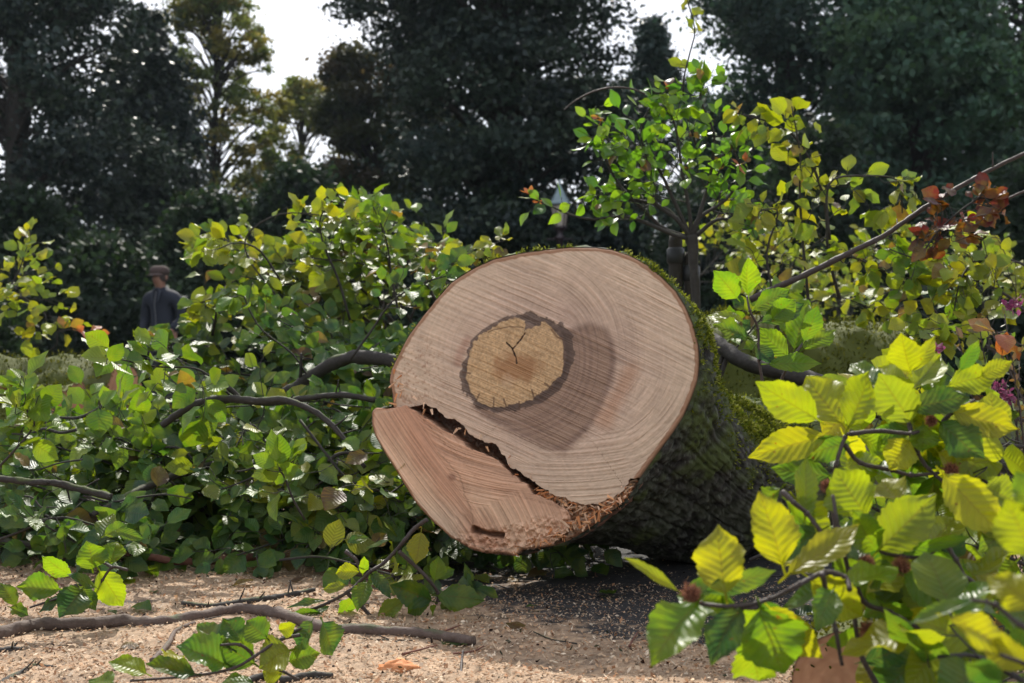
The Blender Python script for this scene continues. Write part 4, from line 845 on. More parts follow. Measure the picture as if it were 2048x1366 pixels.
spray('tall thin twig above the rose tree carrying a few yellow leaves', [(1395, 300), (1370, 220), (1362, 170), (1382, 110), (1388, 50), (1370, -20)], 4.0, 3.9, 0.004, 703, pal='yellow', twigs=3, leaf=0.055, tlen=0.06, start=0.45, sec=0, name='bare_twig')
for k, (lab, x0, y0, x1, y1, d) in enumerate((('yellow shrub branch in the dim background right of the rose tree', 1330, 560, 1470, 470, 8.0), ('second yellow shrub branch in the dim background, behind the upright twig', 1600, 640, 1560, 480, 8.2), ('dim yellow shrub branch behind the long slanting branch', 1800, 640, 1760, 480, 8.0), ('dim yellow green shrub branch in the background below the copper leaves', 1980, 640, 1920, 510, 7.5), ('dim yellow branch at the right edge in the background', 2120, 640, 2040, 560, 7.5), ('dim low yellow shrub branch behind the fat mossy log', 1700, 700, 1640, 560, 7.6))):
    spray(lab, [(x0, y0+60), ((x0+x1)/2+15, (y0+y1)/2+20), (x1, y1)], d, d, 0.008, 720+k, pal='yellow', twigs=26, leaf=0.06, tlen=0.5, name='shrub_branch', res=(3, 2), sec=1.0, spacing=0.05)

# ------------------------------------------------------------------ foreground leaves, right: each leaf is a part
def handspray(name, label, leaves, stems, d0, mat_leaf, seed, thick=1.0, extra=0, flat=0.0, husks=(), cat='branch', xp=('yellow', 'fresh', 'mixed')):
    r = np.random.default_rng(seed); leaves = list(leaves)
    for q in range(extra):
        S_ = stems[r.integers(0, len(stems))]; i = r.integers(0, len(S_)); bx, by = np.array(S_[i])+r.normal(0, 12, 2); a = r.uniform(0, 6.28); l = r.uniform(70, 125)*1.45/d0
        if by+l*math.sin(a) < 690 or bx+l*math.cos(a) < 1480 and by < 1180: continue
        if max(by, by+l*math.sin(a)) > 1225 and 1540 < min(bx, bx+l*math.cos(a)) < 1800: continue
        leaves.append((bx, by, bx+l*math.cos(a), by+l*math.sin(a), l*r.uniform(.24, .34), xp[r.integers(0, len(xp))], r.uniform(.05, .14), r.normal(0, .7)))
    st = Geo(); all0 = P(*stems[0][0], d0)
    t = thing(name, label, cat, (all0[0], all0[1], 0.0 if all0[2] < 0.25 else all0[2]))
    for S_ in stems:
        n = len(S_); pts = [P(a, b, d0+0.012*math.sin(i*2.1+a)) for i, (a, b) in enumerate(S_)]; w0 = 0.0023*thick
        st.tube(pts, [w0*1.25, w0, w0*0.8], 8, n*7, rough=0.25, seed=int(S_[0][0]))
        for q in pts[1:-1]: st.tube([q-np.array([0.003, 0, 0]), q, q+np.array([0.003, 0, 0.001])], [w0*0.9, w0*1.45, w0*0.8], 7, 5, rough=0.3)
    part('stem', st, M['twig'], t)
    for k, lf in enumerate(leaves):
        bx, by, tx, ty, hw, tn = lf[:6]; dd = lf[6] if len(lf) > 6 else r.normal(0, 0.035); roll = lf[7] if len(lf) > 7 else r.normal(0, 0.35)
        b = P(bx, by, d0+dd*0.3); e = P(tx, ty, d0+dd+r.normal(0, 0.015)); ax = e-b; L = np.linalg.norm(ax); a = ax/L
        view = nrmz(np.array([0, 0, CAMZ])-b); nrm = nrmz(view*(1-flat) + np.cross(a, view)*roll + np.array([0, 0, 0.25+flat]))
        g = Geo(); pl = PAL[tn]; c = np.array(pl[r.integers(0, len(pl))])*r.uniform(0.85, 1.15)
        if tn == 'yellow': c = c*0.6+np.array([0.30, 0.29, 0.012])*0.4
        HW = hw/FPX*d0*1.08; b = b if k % 3 else b
        leaf_geo(g, [b], [a], [nrm], [L*1.03], [HW], [c], nu=40, nv=16, fold=0.28, curl=0.13, wave=0.2, seed=seed*100+k, serr=0.12)
        part('leaf', g, M[mat_leaf], t)
    for hx, hy, hr in husks:
        c = P(hx, hy, d0-0.01); R_ = hr/FPX*d0; hg = Geo(); u = np.linspace(0, 2*PI, 20, endpoint=False); v = np.linspace(-1.45, 1.45, 12)
        q = np.array([[math.cos(a)*math.cos(b), math.sin(a)*math.cos(b), math.sin(b)*1.1] for b in v for a in u]); q = q*(1+0.18*(fbm(q[:, 0]*3, q[:, 1]*3, q[:, 2]*3, int(hx), 3)[:, None]-0.5))
        i = np.arange(11)[:, None]*20; j = np.arange(20)[None, :]; hg.add(c+q*R_*0.6, np.stack([i+j, i+(j+1) % 20, i+20+(j+1) % 20, i+20+j], -1).reshape(-1, 4), None, np.array([0.13, 0.05, 0.03]))
        for z in range(420):
            n_ = nrmz(r.normal(0, 1, 3)); p = c+n_*R_*0.55; d_ = nrmz(n_+r.normal(0, 0.5, 3)); s_ = nrmz(np.cross(d_, r.normal(0, 1, 3)))*0.0007
            e = p+d_*R_*r.uniform(0.3, 0.75); hg.add([p-s_, p+s_, e+r.normal(0, 0.0008, 3)], [[0, 1, 2]], None, np.array([0.30, 0.13, 0.075])*r.uniform(0.5, 1.4))
        part('beechnut_husk', hg, M['chips'], t)
    return t
Y_, F_, G_n, D_, X_ = 'yellow', 'fresh', 'green', 'deep', 'mixed'
A_L = [(1496,588,1494,515,25,F_),(1474,596,1431,547,26,F_),(1510,618,1581,578,23,F_),(1486,642,1409,624,16,F_),(1496,677,1427,650,21,G_n),(1524,644,1609,604,22,G_n),(1589,697,1617,610,29,F_),
 (1609,681,1637,613,17,G_n),(1607,697,1674,654,20,F_),(1575,713,1518,657,23,F_),(1510,690,1550,724,20,G_n),(1500,640,1488,662,12,D_),(1488,618,1464,590,15,D_),(1538,728,1642,722,18,F_),(1545,640,1590,600,24,F_)]
handspray('beech_sprig', 'backlit spray of bright green leaves just right of the cut trunk rim', A_L, [[(1530,790),(1518,721),(1516,658),(1500,622),(1494,592)],[(1560,765),(1575,733),(1590,708),(1605,687)]], 2.15, 'leaf_near', 21)
B_L = [(1684,845,1608,738,50,Y_,0.03),(1633,838,1516,766,33,Y_),(1698,852,1748,742,38,Y_),(1652,872,1494,910,32,X_),(1700,885,1603,916,25,X_),(1660,952,1545,940,32,X_),(1822,842,1754,742,38,Y_),
 (1820,743,1801,670,33,Y_),(1822,741,1871,668,15,Y_),(1824,778,1880,711,35,Y_),(1826,818,1938,786,28,D_),(1898,772,2001,752,26,Y_),(1921,740,1960,682,15,X_),(1963,752,2023,720,17,Y_),
 (1905,822,2034,856,33,Y_),(1882,845,1967,916,38,X_,-0.03),(1822,862,1733,874,22,F_),(1818,882,1778,940,32,Y_),(1846,850,1846,906,29,G_n),(1878,905,1942,962,34,Y_),(1760,770,1700,715,24,X_,0.08),(1870,790,1850,740,26,F_,0.08)]
handspray('beech_sprig', 'large spray of sunlit yellow leaves filling the right side of the photo', B_L, [[(1672,1060),(1664,985),(1672,930),(1690,875),(1700,868)],[(1700,868),(1760,862),(1822,867),(1850,855)],[(1822,867),(1835,905),(1858,938),(1900,975)],[(1690,890),(1720,925),(1783,940),(1822,950),(1878,946)],[(1822,867),(1815,815),(1820,770)],[(1885,845),(1905,825),(1950,800)]], 1.6, 'leaf_near', 22, 1.2, extra=22, husks=[(1902,940,17),(1653,972,14),(1862,842,13)])
C_L = [(1565,1128,1524,982,47,Y_),(1451,1186,1430,1047,45,Y_),(1354,1181,1241,1124,15,Y_,0.0,0.9),(1412,1182,1558,1146,24,G_n,0.02,0.5),(1579,1146,1716,1030,35,Y_),(1394,1207,1305,1318,50,F_),
 (1482,1216,1420,1324,32,G_n),(1521,1220,1556,1352,60,F_),(1540,1216,1638,1310,37,X_),(1622,1159,1734,1236,37,Y_),(1666,1181,1638,1252,30,X_),(1500,1290,1520,1375,46,F_,0.06)]
handspray('beech_sprig', 'low foreground twig of big yellow green leaves with a brown husk at its left end', C_L, [[(1700,1180),(1690,1155),(1650,1145),(1600,1168),(1540,1198),(1470,1212),(1403,1207),(1378,1190)],[(1644,1146),(1653,1185),(1671,1260),(1684,1330)],[(1521,1203),(1512,1215),(1482,1216)]], 1.32, 'leaf_near', 23, 1.15, extra=7, husks=[(1383,1188,24)])
D_L = [(1732,1030,1670,938,45,Y_),(1759,1098,1862,986,42,Y_),(1754,1100,1713,1028,33,X_),(1794,1108,1944,1076,16,F_,0.0,0.8),(1890,950,2003,1064,42,Y_),(1970,975,2042,1002,32,Y_),(1730,1322,1852,1288,26,G_n),
 (1835,1310,1932,1368,46,F_),(1810,1150,1937,1212,42,F_),(1763,1207,1827,1277,36,X_),(1745,1130,1774,1168,28,X_),(1653,1287,1727,1262,17,F_,0,0.8),(1800,1000,1760,950,34,X_,0.08),(1850,1090,1800,1040,34,Y_,0.08),(1960,1190,1990,1120,30,X_,0.08)]
handspray('beech_sprig', 'tangle of yellow leaves and reddish husks in the lower right', D_L, [[(1760,1380),(1720,1300),(1700,1160),(1676,1055),(1666,990)],[(1754,1100),(1798,1111),(1851,1111),(1886,1090),(1912,1120),(1934,1172),(1948,1240)],[(1851,1113),(1912,1142),(1961,1181),(1985,1250)],[(1702,1137),(1728,1203),(1781,1225),(1847,1260),(1900,1270)],[(1565,983),(1587,1005),(1614,1027),(1644,1067),(1668,1100)],[(1900,1290),(1860,1250),(1900,1230)]], 1.42, 'leaf_near', 24, 1.2, extra=30, husks=[(1803,1133,21),(1732,1124,17),(1737,1260,21),(1860,1247,15)])
E_L = [(2062,1110,2012,1000,46,Y_),(2075,1215,1982,1138,46,Y_),(1945,1200,1822,1252,20,G_n,0,0.9),(1900,1238,2052,1304,38,Y_),(2060,1330,1960,1290,30,Y_),(2080,1020,2030,940,30,F_),(2000,1366,1930,1320,26,G_n)]
handspray('beech_sprig', 'blurred yellow leaves nearest the camera at the right edge', E_L, [[(2110,1240),(2062,1180),(2060,1110)],[(2110,1290),(2040,1250),(1990,1210),(1945,1200)],[(2110,1340),(2060,1330),(2000,1310)]], 1.02, 'leaf_near', 25, 0.9)
# small sprig and leafy twigs on the sawdust, left
c4 = lambda a, b: (a/1.951, 666+b/1.951)
def L4(L): return [(*c4(a, b), *c4(c, d), hw/1.951, *rest) for a, b, c, d, hw, *rest in L]
F_L = L4([(275,945,160,880,42,F_),(360,920,340,815,50,F_),(430,900,460,805,40,F_),(230,1000,65,985,55,G_n),(320,1000,235,1095,55,G_n),(390,930,480,1070,58,F_),(370,990,280,930,30,G_n),(250,1030,145,1080,28,D_,0,0.9),(310,990,375,1080,32,D_),(60,1060,5,970,32,G_n),(40,1070,110,1100,26,D_),(395,800,440,700,34,D_),(410,790,500,740,28,G_n),(450,770,560,800,24,D_)])
handspray('beech_sprig', 'small upright sprig of round sunlit leaves on the sawdust at the left', F_L, [[(255,1140),(225,1135),(205,1160),(190,1185)],[(225,1135),(200,1120),(185,1100)],[(190,1185),(140,1190),(60,1215)]], 2.5, 'leaf_near', 26, 1.2, flat=0.1)
G_L = L4([(a, b, c, d, hw*1.35, *q) for a, b, c, d, hw, *q in [(900,1230,770,1130,50,G_n),(940,1200,870,1115,40,X_),(880,1290,705,1210,55,'green'),(990,1290,830,1190,48,'green'),(1040,1190,960,1120,40,G_n),(1130,1240,1000,1290,60,Y_),(1100,1330,1020,1320,30,Y_),(570,1330,430,1270,42,F_),(440,1366,350,1360,34,F_),(760,1330,570,1300,40,G_n),(985,1366,830,1345,34,G_n),(1215,1125,1150,1240,40,'green'),(1260,1130,1320,1260,45,'green'),(1130,1280,1240,1240,32,G_n),(1090,1160,1150,1140,24,Y_,0,0.9),(700,1260,650,1240,28,Y_)]])
handspray('beech_sprig', 'pale glossy leafed twig lying at the bottom left edge over sticks', G_L, [[(600,1270),(560,1280),(510,1312),(470,1335),(400,1350),(260,1362)],[(510,1312),(480,1290),(440,1290)],[(560,1280),(590,1262),(625,1250)],[(540,1330),(600,1360)]], 1.93, 'leaf_near', 27, 1.1, flat=0.4)
c8 = lambda a, b: (500+a/2.926, 1000+b/2.926)
def L8(L): return [(*c8(a, b), *c8(c, d), hw/2.926, *rest) for a, b, c, d, hw, *rest in L]
H_L = L8([(1000,190,970,370,66,Y_),(820,230,670,270,22,G_n,0,0.9),(660,430,670,340,30,F_),(640,420,480,430,40,Y_),(560,500,425,520,34,Y_),(690,480,620,620,52,X_),(620,540,540,720,58,X_),(750,690,905,590,62,F_),(860,300,910,380,26,D_),(710,430,820,560,34,G_n),(700,500,750,400,30,G_n),
 (1100,560,1330,560,70,D_),(1060,590,820,510,70,D_),(1060,560,900,670,60,D_),(1050,770,1310,700,66,G_n),(1060,775,1340,790,34,D_,0,0.7),(1060,770,860,720,36,G_n),(1080,470,1110,330,44,X_),(1100,460,1200,400,36,X_),(1090,620,1060,680,26,G_n),(440,590,215,620,30,G_n,0,0.8),(430,680,250,660,34,X_),(570,250,700,200,30,G_n),(1330,520,1480,560,28,D_)])
handspray('beech_sprig', 'leafy twig leaning down from the split end of the trunk to the wavy stick', H_L, [[c8(1035,115),c8(960,170),c8(905,235),c8(860,290),c8(780,370),c8(710,415),c8(640,480),c8(570,540),c8(460,600),c8(360,640),c8(280,680)],[c8(570,545),c8(650,620),c8(720,690),c8(800,735),c8(870,740)],[c8(870,300),c8(950,370),c8(1040,460),c8(1100,545),c8(1090,610)],[c8(560,300),c8(620,350),c8(650,430)]], 2.62, 'leaf_near', 28, 1.7, flat=0.15)
# leaves lying loose
for k, (px, py, pal, lab) in enumerate(((55, 1108, 'green', 'single green leaf on the sawdust at the far left'), (270, 1166, 'yellow', 'single yellow leaf on the sawdust right of the small sprig'), (420, 1143, 'green', 'flat grey green leaf lying in front of the reddish stick'), (1040, 1262, 'brown', 'dull leaf flat on the dark asphalt below the trunk'), (1215, 1180, 'deep', 'dark leaf in the shade under the trunk'), (1590, 1230, 'green', 'grey leaf on the ground behind the low foreground twig'))):
    g = Geo(); p = G(px, py, 0.016); rr = np.random.default_rng(80+k); a = rr.uniform(0, 6.28); leaf_geo(g, [p], [[math.cos(a), math.sin(a), 0.08]], [[rr.normal(0, .2), -0.3, 1]], [0.07], [0.022], [PAL[pal][k % 3]], nu=20, nv=8, seed=80+k, serr=0.06, curl=0.05)
    single('fallen_leaf', g, M['leaf_near'], lab, 'leaf', loc=p)
# extra leaves deeper inside the right hand foreground tangle
FG = [('yellow green leafy twig behind the large foreground spray', [(2150, 900), (2000, 880), (1850, 850), (1720, 800)], 1.95, 'yellow', 10),
 ('green leafy twig in the shade behind the husks', [(2150, 1180), (2000, 1120), (1850, 1060), (1720, 1010)], 1.75, 'fresh', 11),
 ('yellow leafy twig at the right edge, above the blurred leaves', [(2170, 1050), (2080, 1000), (2000, 970), (1930, 930)], 1.7, 'yellow', 8),
 ('dim green leafy twig in the lower right corner', [(2130, 1420), (2020, 1340), (1920, 1280), (1820, 1240)], 1.6, 'green', 12),
 ('green leafy twig hanging at the bottom edge beside the firewood piece', [(2000, 1440), (1960, 1350), (1920, 1290), (1880, 1250)], 1.55, 'mixed', 7),
 ('leafy twig in the bottom right corner, nearly out of focus', [(2140, 1460), (2060, 1380), (1980, 1330), (1900, 1310)], 1.3, 'mixed', 8),
 ('dark leafy twig low behind the foreground leaves, right of the trunk', [(1950, 1150), (1850, 1100), (1750, 1080), (1660, 1090)], 2.3, 'deep', 10)]
for k, (lab, L, d, pal, tw) in enumerate(FG):
    spray(lab, L, d, d-0.05, 0.004, 900+k, pal=pal, twigs=tw, leaf=0.072, tlen=0.13, start=0.1, sec=0.4, tilt=0.6, up=(0.0, -0.75, 0.6), res=(12, 6), spacing=0.055, lmat='leaf_near')

# ------------------------------------------------------------------ rose tree, posts, flowers
rt = thing('rose_tree', 'small standard rose tree with bright green leaflets behind the cut trunk', 'rose tree', P(1390, 740, 4.0)*np.array([1, 1, 0]))
gx = P(1390, 740, 4.0)[0]
g = Geo(); g.tube([np.array([gx, 4.0, 0]), P(1392, 640, 4.0), P(1388, 540, 4.0), P(1383, 470, 4.0)], [0.018, 0.016, 0.016, 0.022], 10, 30, rough=0.4, seed=3); part('trunk', g, M['branch'], rt)
CANES = [([(1383,478),(1350,440),(1320,400),(1300,330),(1280,260),(1300,200),(1345,180)],'rose',9,0.0),([(1383,478),(1375,420),(1360,340),(1345,260),(1335,200)],'rose',10,0),([(1385,478),(1400,420),(1420,350),(1425,270),(1400,200),(1410,165)],'rose',10,0),
 ([(1380,475),(1330,455),(1290,425),(1250,380),(1215,320),(1205,265),(1200,235)],'rose',11,0),([(1380,478),(1340,470),(1280,440),(1235,425),(1180,435),(1130,428),(1090,408),(1060,390)],'rose',2,0),([(1388,476),(1430,440),(1470,430),(1500,445)],'rose',5,0),
 ([(1383,478),(1400,440),(1450,400),(1475,340),(1470,290)],'rose',9,0),([(1383,478),(1340,430),(1270,400),(1230,400),(1200,390)],'rose',7,0),([(1383,478),(1350,400),(1320,330),(1260,300),(1225,290)],'rose',8,0)]
fol = Geo(); tipg = []
for k, (L, pal, tw, hg) in enumerate(CANES):
    st, lf = grow(800+k, PX(L, 4.0, 3.9+0.03*(k % 4)), 0.008, twigs=int(tw*1.5), tlen=0.15, leaf=0.060, spacing=0.027, pal=pal, start=0.3 if k != 4 else 0.35, up=(0.1, -0.8, 0.5), tilt=0.7, lw=0.31, sec=0.7 if k != 4 else 0, brown=0.03)
    part('cane', st, M['branch'], rt); leaf_geo(fol, *lf, nu=6, nv=4, seed=800+k, fold=0.2, curl=0.2, wave=0.05)
part('foliage', fol, M['rose_leaf'], rt)
PAL['orange'] = [(0.42, 0.12, 0.05), (0.36, 0.09, 0.05), (0.30, 0.16, 0.05)]
r = np.random.default_rng(31)
for px, py in ((1060, 388), (1078, 402), (1205, 240), (1195, 235), (1478, 330), (1490, 322), (1340, 180)):
    b = P(px, py, 3.92); A_ = nrmz(r.normal(0, 1, (4, 3))+np.array([-0.5 if px < 1250 else .3, 0, 0.5])); g = Geo()
    leaf_geo(g, np.repeat(b[None], 4, 0), A_, r.normal(0, 1, (4, 3)), r.uniform(0.02, 0.04, 4), r.uniform(0.005, 0.009, 4), tints(r, 4, 'orange', 0), nu=5, nv=2, seed=int(px)); part('young_shoot', g, M['rose_leaf'], rt)
for k, (px, top, lab) in enumerate(((1352, 470, 'dark wooden support post left of the rose stem'), (1383, 505, 'dark support post right behind the rose stem'))):
    g = Geo(); b = P(px, 740, 4.15); z1 = P(px, top, 4.15)[2]; g.lathe([(0.0, 0), (0.024, 0), (0.026, 0.3), (0.024, z1-0.02), (0.02, z1), (0, z1+0.004)], (b[0], b[1], 0), 14)
    t = thing('support_post', lab, 'post', (b[0], b[1], 0)); part('shaft', g, M['far_bark'], t); g = Geo(); g.lathe([(0.026, z1-0.10), (0.031, z1-0.095), (0.031, z1-0.05), (0.026, z1-0.045)], (b[0], b[1], 0), 14); part('strap', g, simple('black_strap', (0.015, 0.015, 0.017), 0.5), t)
petal = leaf_mat('petal', 0.4, 0.5, False, (1.4, 1.0, 1.3)); PAL['pink'] = [(0.22, 0.04, 0.11), (0.25, 0.07, 0.15), (0.17, 0.05, 0.09)]; PAL['russet'] = [(0.13, 0.06, 0.045), (0.10, 0.10, 0.03), (0.17, 0.09, 0.07), (0.08, 0.12, 0.03)]
def flowering(label, px0, px1, d, h, seed, flowers, n=26):
    r = np.random.default_rng(seed); a, b = P(px0, 740, d), P(px1, 740, d); t = thing('flowering_shrub', label, 'shrub', ((a[0]+b[0])/2, d, 0)); st = Geo(); rec = []
    for k in range(n):
        x = r.uniform(a[0], b[0]); y = d+r.uniform(-.2, .2); hh = h*r.uniform(0.6, 1.05); p = np.array([[x, y, 0], [x+r.normal(0, .03), y+r.normal(0, .03), hh*.5], [x+r.normal(0, .09), y+r.normal(0, .08), hh]])
        st.tube(p, [0.004, 0.0015], 5, 10, seed=k); c = catmull(p, 30)
        for q in c[8:]: rec.append((q, nrmz(r.normal(0, 1, 3)+np.array([0, 0, .6])), r.normal(0, 1, 3), r.uniform(.015, .04)))
    part('stem', st, M['twig'], t); B, A, N, L = [np.array(v) for v in zip(*rec)]
    part('foliage', leaf_geo(Geo(), B, A, N, L, L*.2, tints(r, len(B), 'russet', .1), nu=4, nv=2, seed=seed), M['rose_leaf'], t)
    for fx, fy in flowers:
        c = P(fx, fy, d-0.1); n_ = 22; A_ = nrmz(r.normal(0, 1, (n_, 3))); part('flower', leaf_geo(Geo(), c+A_*.004+r.normal(0, .006, (n_, 3)), A_, r.normal(0, 1, (n_, 3)), r.uniform(.010, .02, n_), r.uniform(.004, .007, n_), tints(r, n_, 'pink', 0), nu=4, nv=2, seed=int(fy)), petal, t)
flowering('reddish stemmed shrub with small pink flowers at the right edge', 1940, 2110, 3.2, 0.68, 71, [(2022, 612), (2030, 606), (2001, 772), (2012, 792), (1992, 780), (2018, 800), (1872, 700)])
spray('bright orange dead leaves caught above the pink flowers at the right', [(2080, 700), (2040, 690), (2010, 670), (1985, 665)], 3.1, 3.0, 0.002, 731, pal='orange', twigs=2, leaf=0.07, tlen=0.05, sec=0)
spray('small sprig of orange brown leaves in front of the dark hedge at the left', [(60, 720), (110, 690), (125, 655), (210, 668)], 5.0, 4.9, 0.002, 732, pal='orange', twigs=3, leaf=0.05, tlen=0.05, sec=0, start=0.5)

# ------------------------------------------------------------------ background trees and hedges
def crown_leaves(cl, n, size, seed, pal, squash=0.6, shell=0.35):
    """cl: array of clumps (x,y,z,r)"""
    r = np.random.default_rng(seed); cl = np.array(cl); pr = cl[:, 3]**2.2; i = r.choice(len(cl), n, p=pr/pr.sum())
    d = nrmz(r.normal(0, 1, (n, 3))); rad = cl[i, 3]*(r.uniform(0, 1, n)**shell)*r.uniform(0.75, 1.2, n)*(1+0.9*(r.uniform(0, 1, n) < 0.22)*r.uniform(0, 1, n))
    p = cl[i, :3] + d*rad[:, None]*np.array([1, 1, squash]); a = nrmz(r.normal(0, 1, (n, 3))+d*0.5); b = nrmz(np.cross(a, d+r.normal(0, .6, (n, 3))))
    s = size*r.uniform(0.6, 1.4, (n, 1)); V = np.stack([p-a*s*.5, p+b*s*.3, p+a*s*.5, p-b*s*.3], 1).reshape(-1, 3)
    pc = tints(r, len(cl), pal, 0)*r.uniform(0.75, 1.25, (len(cl), 1)); c = pc[i]*r.uniform(0.7, 1.3, (n, 1)); return V, np.arange(4*n).reshape(-1, 4), np.repeat(c, 4, 0)
PAL['yew'] = [(0.018, 0.032, 0.024), (0.014, 0.026, 0.022), (0.024, 0.04, 0.022)]; PAL['teal'] = [(0.028, 0.055, 0.045), (0.022, 0.045, 0.035), (0.035, 0.07, 0.045)]
PAL['gold'] = [(0.15, 0.16, 0.05), (0.12, 0.16, 0.05), (0.19, 0.16, 0.045), (0.10, 0.14, 0.045)]; PAL['bluish'] = [(0.04, 0.085, 0.055), (0.035, 0.07, 0.05), (0.05, 0.10, 0.05)]; PAL['dun'] = [(0.05, 0.055, 0.025), (0.065, 0.05, 0.03), (0.04, 0.055, 0.022)]; PAL['under'] = [(0.013, 0.028, 0.013), (0.018, 0.04, 0.014), (0.011, 0.022, 0.014)]
def tree(name, label, px, d, h, env, n, size, pal, seed, mat='tree_leaf', clumps=90, cr=(0.35, 0.75), tr=0.22, cat='tree', low=0.5, shell=0.45, holes=()):
    """env: list of (height, left radius, right radius) of the crown; the crown is built of clumps hung on limbs"""
    r = np.random.default_rng(seed); X = (px-1024)/FPX*d; t = thing(name, label, cat, (X, d, 0)); e = np.array(env, float); tg = Geo()
    tg.tube([(X, d, -0.1), (X+r.normal(0, .1), d, h*.35), (X+r.normal(0, .15), d, h*.7), (X, d, h*0.97)], [tr, tr*.8, tr*.5, tr*.12], 10, 30, rough=0.25, seed=seed); part('trunk', tg, M['far_bark'], t)
    cl = []; lg = Geo()
    while len(cl) < clumps:
        z = r.uniform(low, h); rl, rr = np.interp(z, e[:, 0], e[:, 1]), np.interp(z, e[:, 0], e[:, 2]); a = r.uniform(0, 2*PI); q = r.uniform(0.15, 1)**0.6
        rx = (rr if math.cos(a) > 0 else rl); ry = (rl+rr)/2*0.9; c = min(r.uniform(*cr), 0.25+0.5*max(rl, rr)); x = X+math.cos(a)*max(0.05, rx-c*0.6)*q; y = d+math.sin(a)*max(0.05, ry-c*.6)*q
        if any(abs(1024+(x)/y*FPX-hx) < hr and abs(740-(z-CAMZ)/y*FPX-hy) < hr2 for hx, hy, hr, hr2 in holes): continue
        cl.append((x, y, z, c))
    for x, y, z, c in cl[::2]:
        z0 = max(0.3, z-r.uniform(0.3, 1.2)); lg.tube([(X, d, z0*0.97), ((X+x)/2, (d+y)/2, (z0+z)/2+.1), (x, y, z)], [tr*.22, 0.012], 5, 8, rough=0.1, cap=False)
    part('limbs', lg, M['far_bark'], t)
    g = Geo(); V, F, C = crown_leaves(cl, n, size, seed+1, pal, shell=shell); g.add(V, F, None, C); part('crown', g, M[mat], t, smooth=False); return t
tree('yew_tree', 'tall dark yew filling the left side of the background', 20, 20.0, 15, [(0, 3.0, 3.4), (3, 3.0, 3.1), (5, 2.8, 2.5), (8, 2.4, 2.05), (10, 2, 1.9), (15, 0.3, 0.3)], 105000, 0.11, 'yew', 1001, 'needle', 340, cr=(0.4, 0.8))
tree('yew_tree', 'second dark yew beyond the left edge of the photo', -330, 21.0, 14, [(0, 2.6, 2.6), (8, 2.2, 2.2), (14, 0.3, 0.3)], 25000, 0.15, 'yew', 1002, 'needle', 110)
tree('dark_fir', 'dark green tree standing between the left yew and the golden brown tree', 285, 23.0, 7.4, [(0, 1.6, 2.2), (3, 1.6, 1.9), (5, 1.4, 1.2), (7.4, 0.3, 0.3)], 36000, 0.12, 'yew', 1012, 'needle', 150, cr=(0.3, 0.6), tr=0.14)
tree('autumn_tree', 'slender golden brown tree with sky showing through, left of centre', 430, 26.0, 9.2, [(0, 2.0, 2.3), (3, 2.0, 2.2), (5, 2.0, 2.0), (6.5, 1.9, 1.7), (8, 1.4, 1.2), (9.4, 0.3, 0.3)], 40000, 0.10, 'gold', 1003, clumps=480, cr=(0.13, 0.33), tr=0.12, shell=0.6)
tree('thin_tree', 'thin pale green tree between the golden tree and the brownish one', 600, 29.0, 7.5, [(0, 2.1, 1.8), (4, 2.1, 1.8), (6, 1.6, 1.4), (7.5, 0.6, 0.6)], 24000, 0.11, 'gold', 1004, clumps=300, cr=(0.13, 0.35), tr=0.10, shell=0.6, holes=((640, 330, 24, 60), (560, 300, 14, 40)))
tree('broadleaf_tree', 'brownish green tree left of the big dark central tree', 755, 27.0, 7.6, [(0, 1.7, 2.2), (4, 1.6, 2.2), (6, 1.7, 2.2), (7.6, 1.2, 1.5)], 62000, 0.12, 'dun', 1005, clumps=230, cr=(0.25, 0.55), tr=0.16, holes=((640, 330, 20, 60),))
tree('big_dark_tree', 'huge dark tree towering over the middle of the photo', 1000, 22.0, 14, [(0, 2.2, 3.3), (3, 1.9, 3.1), (5.5, 2.3, 2.7), (7, 3.2, 2.35), (9, 3.5, 2.4), (14, 0.8, 0.8)], 150000, 0.115, 'yew', 1006, 'needle', 400, cr=(0.35, 0.8), tr=0.4, holes=((690, 60, 30, 40), (700, 128, 40, 16)))
tree('drooping_conifer', 'small sparse conifer in the sky gap right of the big dark tree', 1305, 27.0, 8.4, [(0, 2.0, 2.2), (5, 1.6, 1.7), (6.6, 1.1, 1.1), (7.4, 0.6, 0.7), (8.4, 0.15, 0.15)], 36000, 0.115, 'teal', 1007, 'needle', 220, cr=(0.2, 0.45), tr=0.12)
tree('dark_holly_tree', 'dark tree right of the sky gap behind the upright twigs', 1580, 22.0, 13, [(0, 2.4, 2.8), (6, 2.1, 2.7), (8.5, 1.9, 2.7), (13, 0.8, 0.8)], 120000, 0.115, 'teal', 1008, 'tree_leaf', 330, cr=(0.35, 0.8))
tree('green_broadleaf_tree', 'bluish green bushy tree at the upper right', 1830, 18.5, 6.4, [(0, 2.3, 2.7), (4, 2.3, 2.5), (5.6, 1.6, 1.8), (6.4, 0.6, 0.8)], 70000, 0.12, 'bluish', 1009, clumps=190, cr=(0.3, 0.6))
tree('tall_dark_tree', 'tall dark tree in the upper right corner', 2080, 23.0, 14, [(0, 3.4, 3.0), (9, 3.8, 3.0), (14, 0.8, 0.8)], 130000, 0.115, 'yew', 1010, 'needle', 380, cr=(0.4, 0.8), tr=0.35)
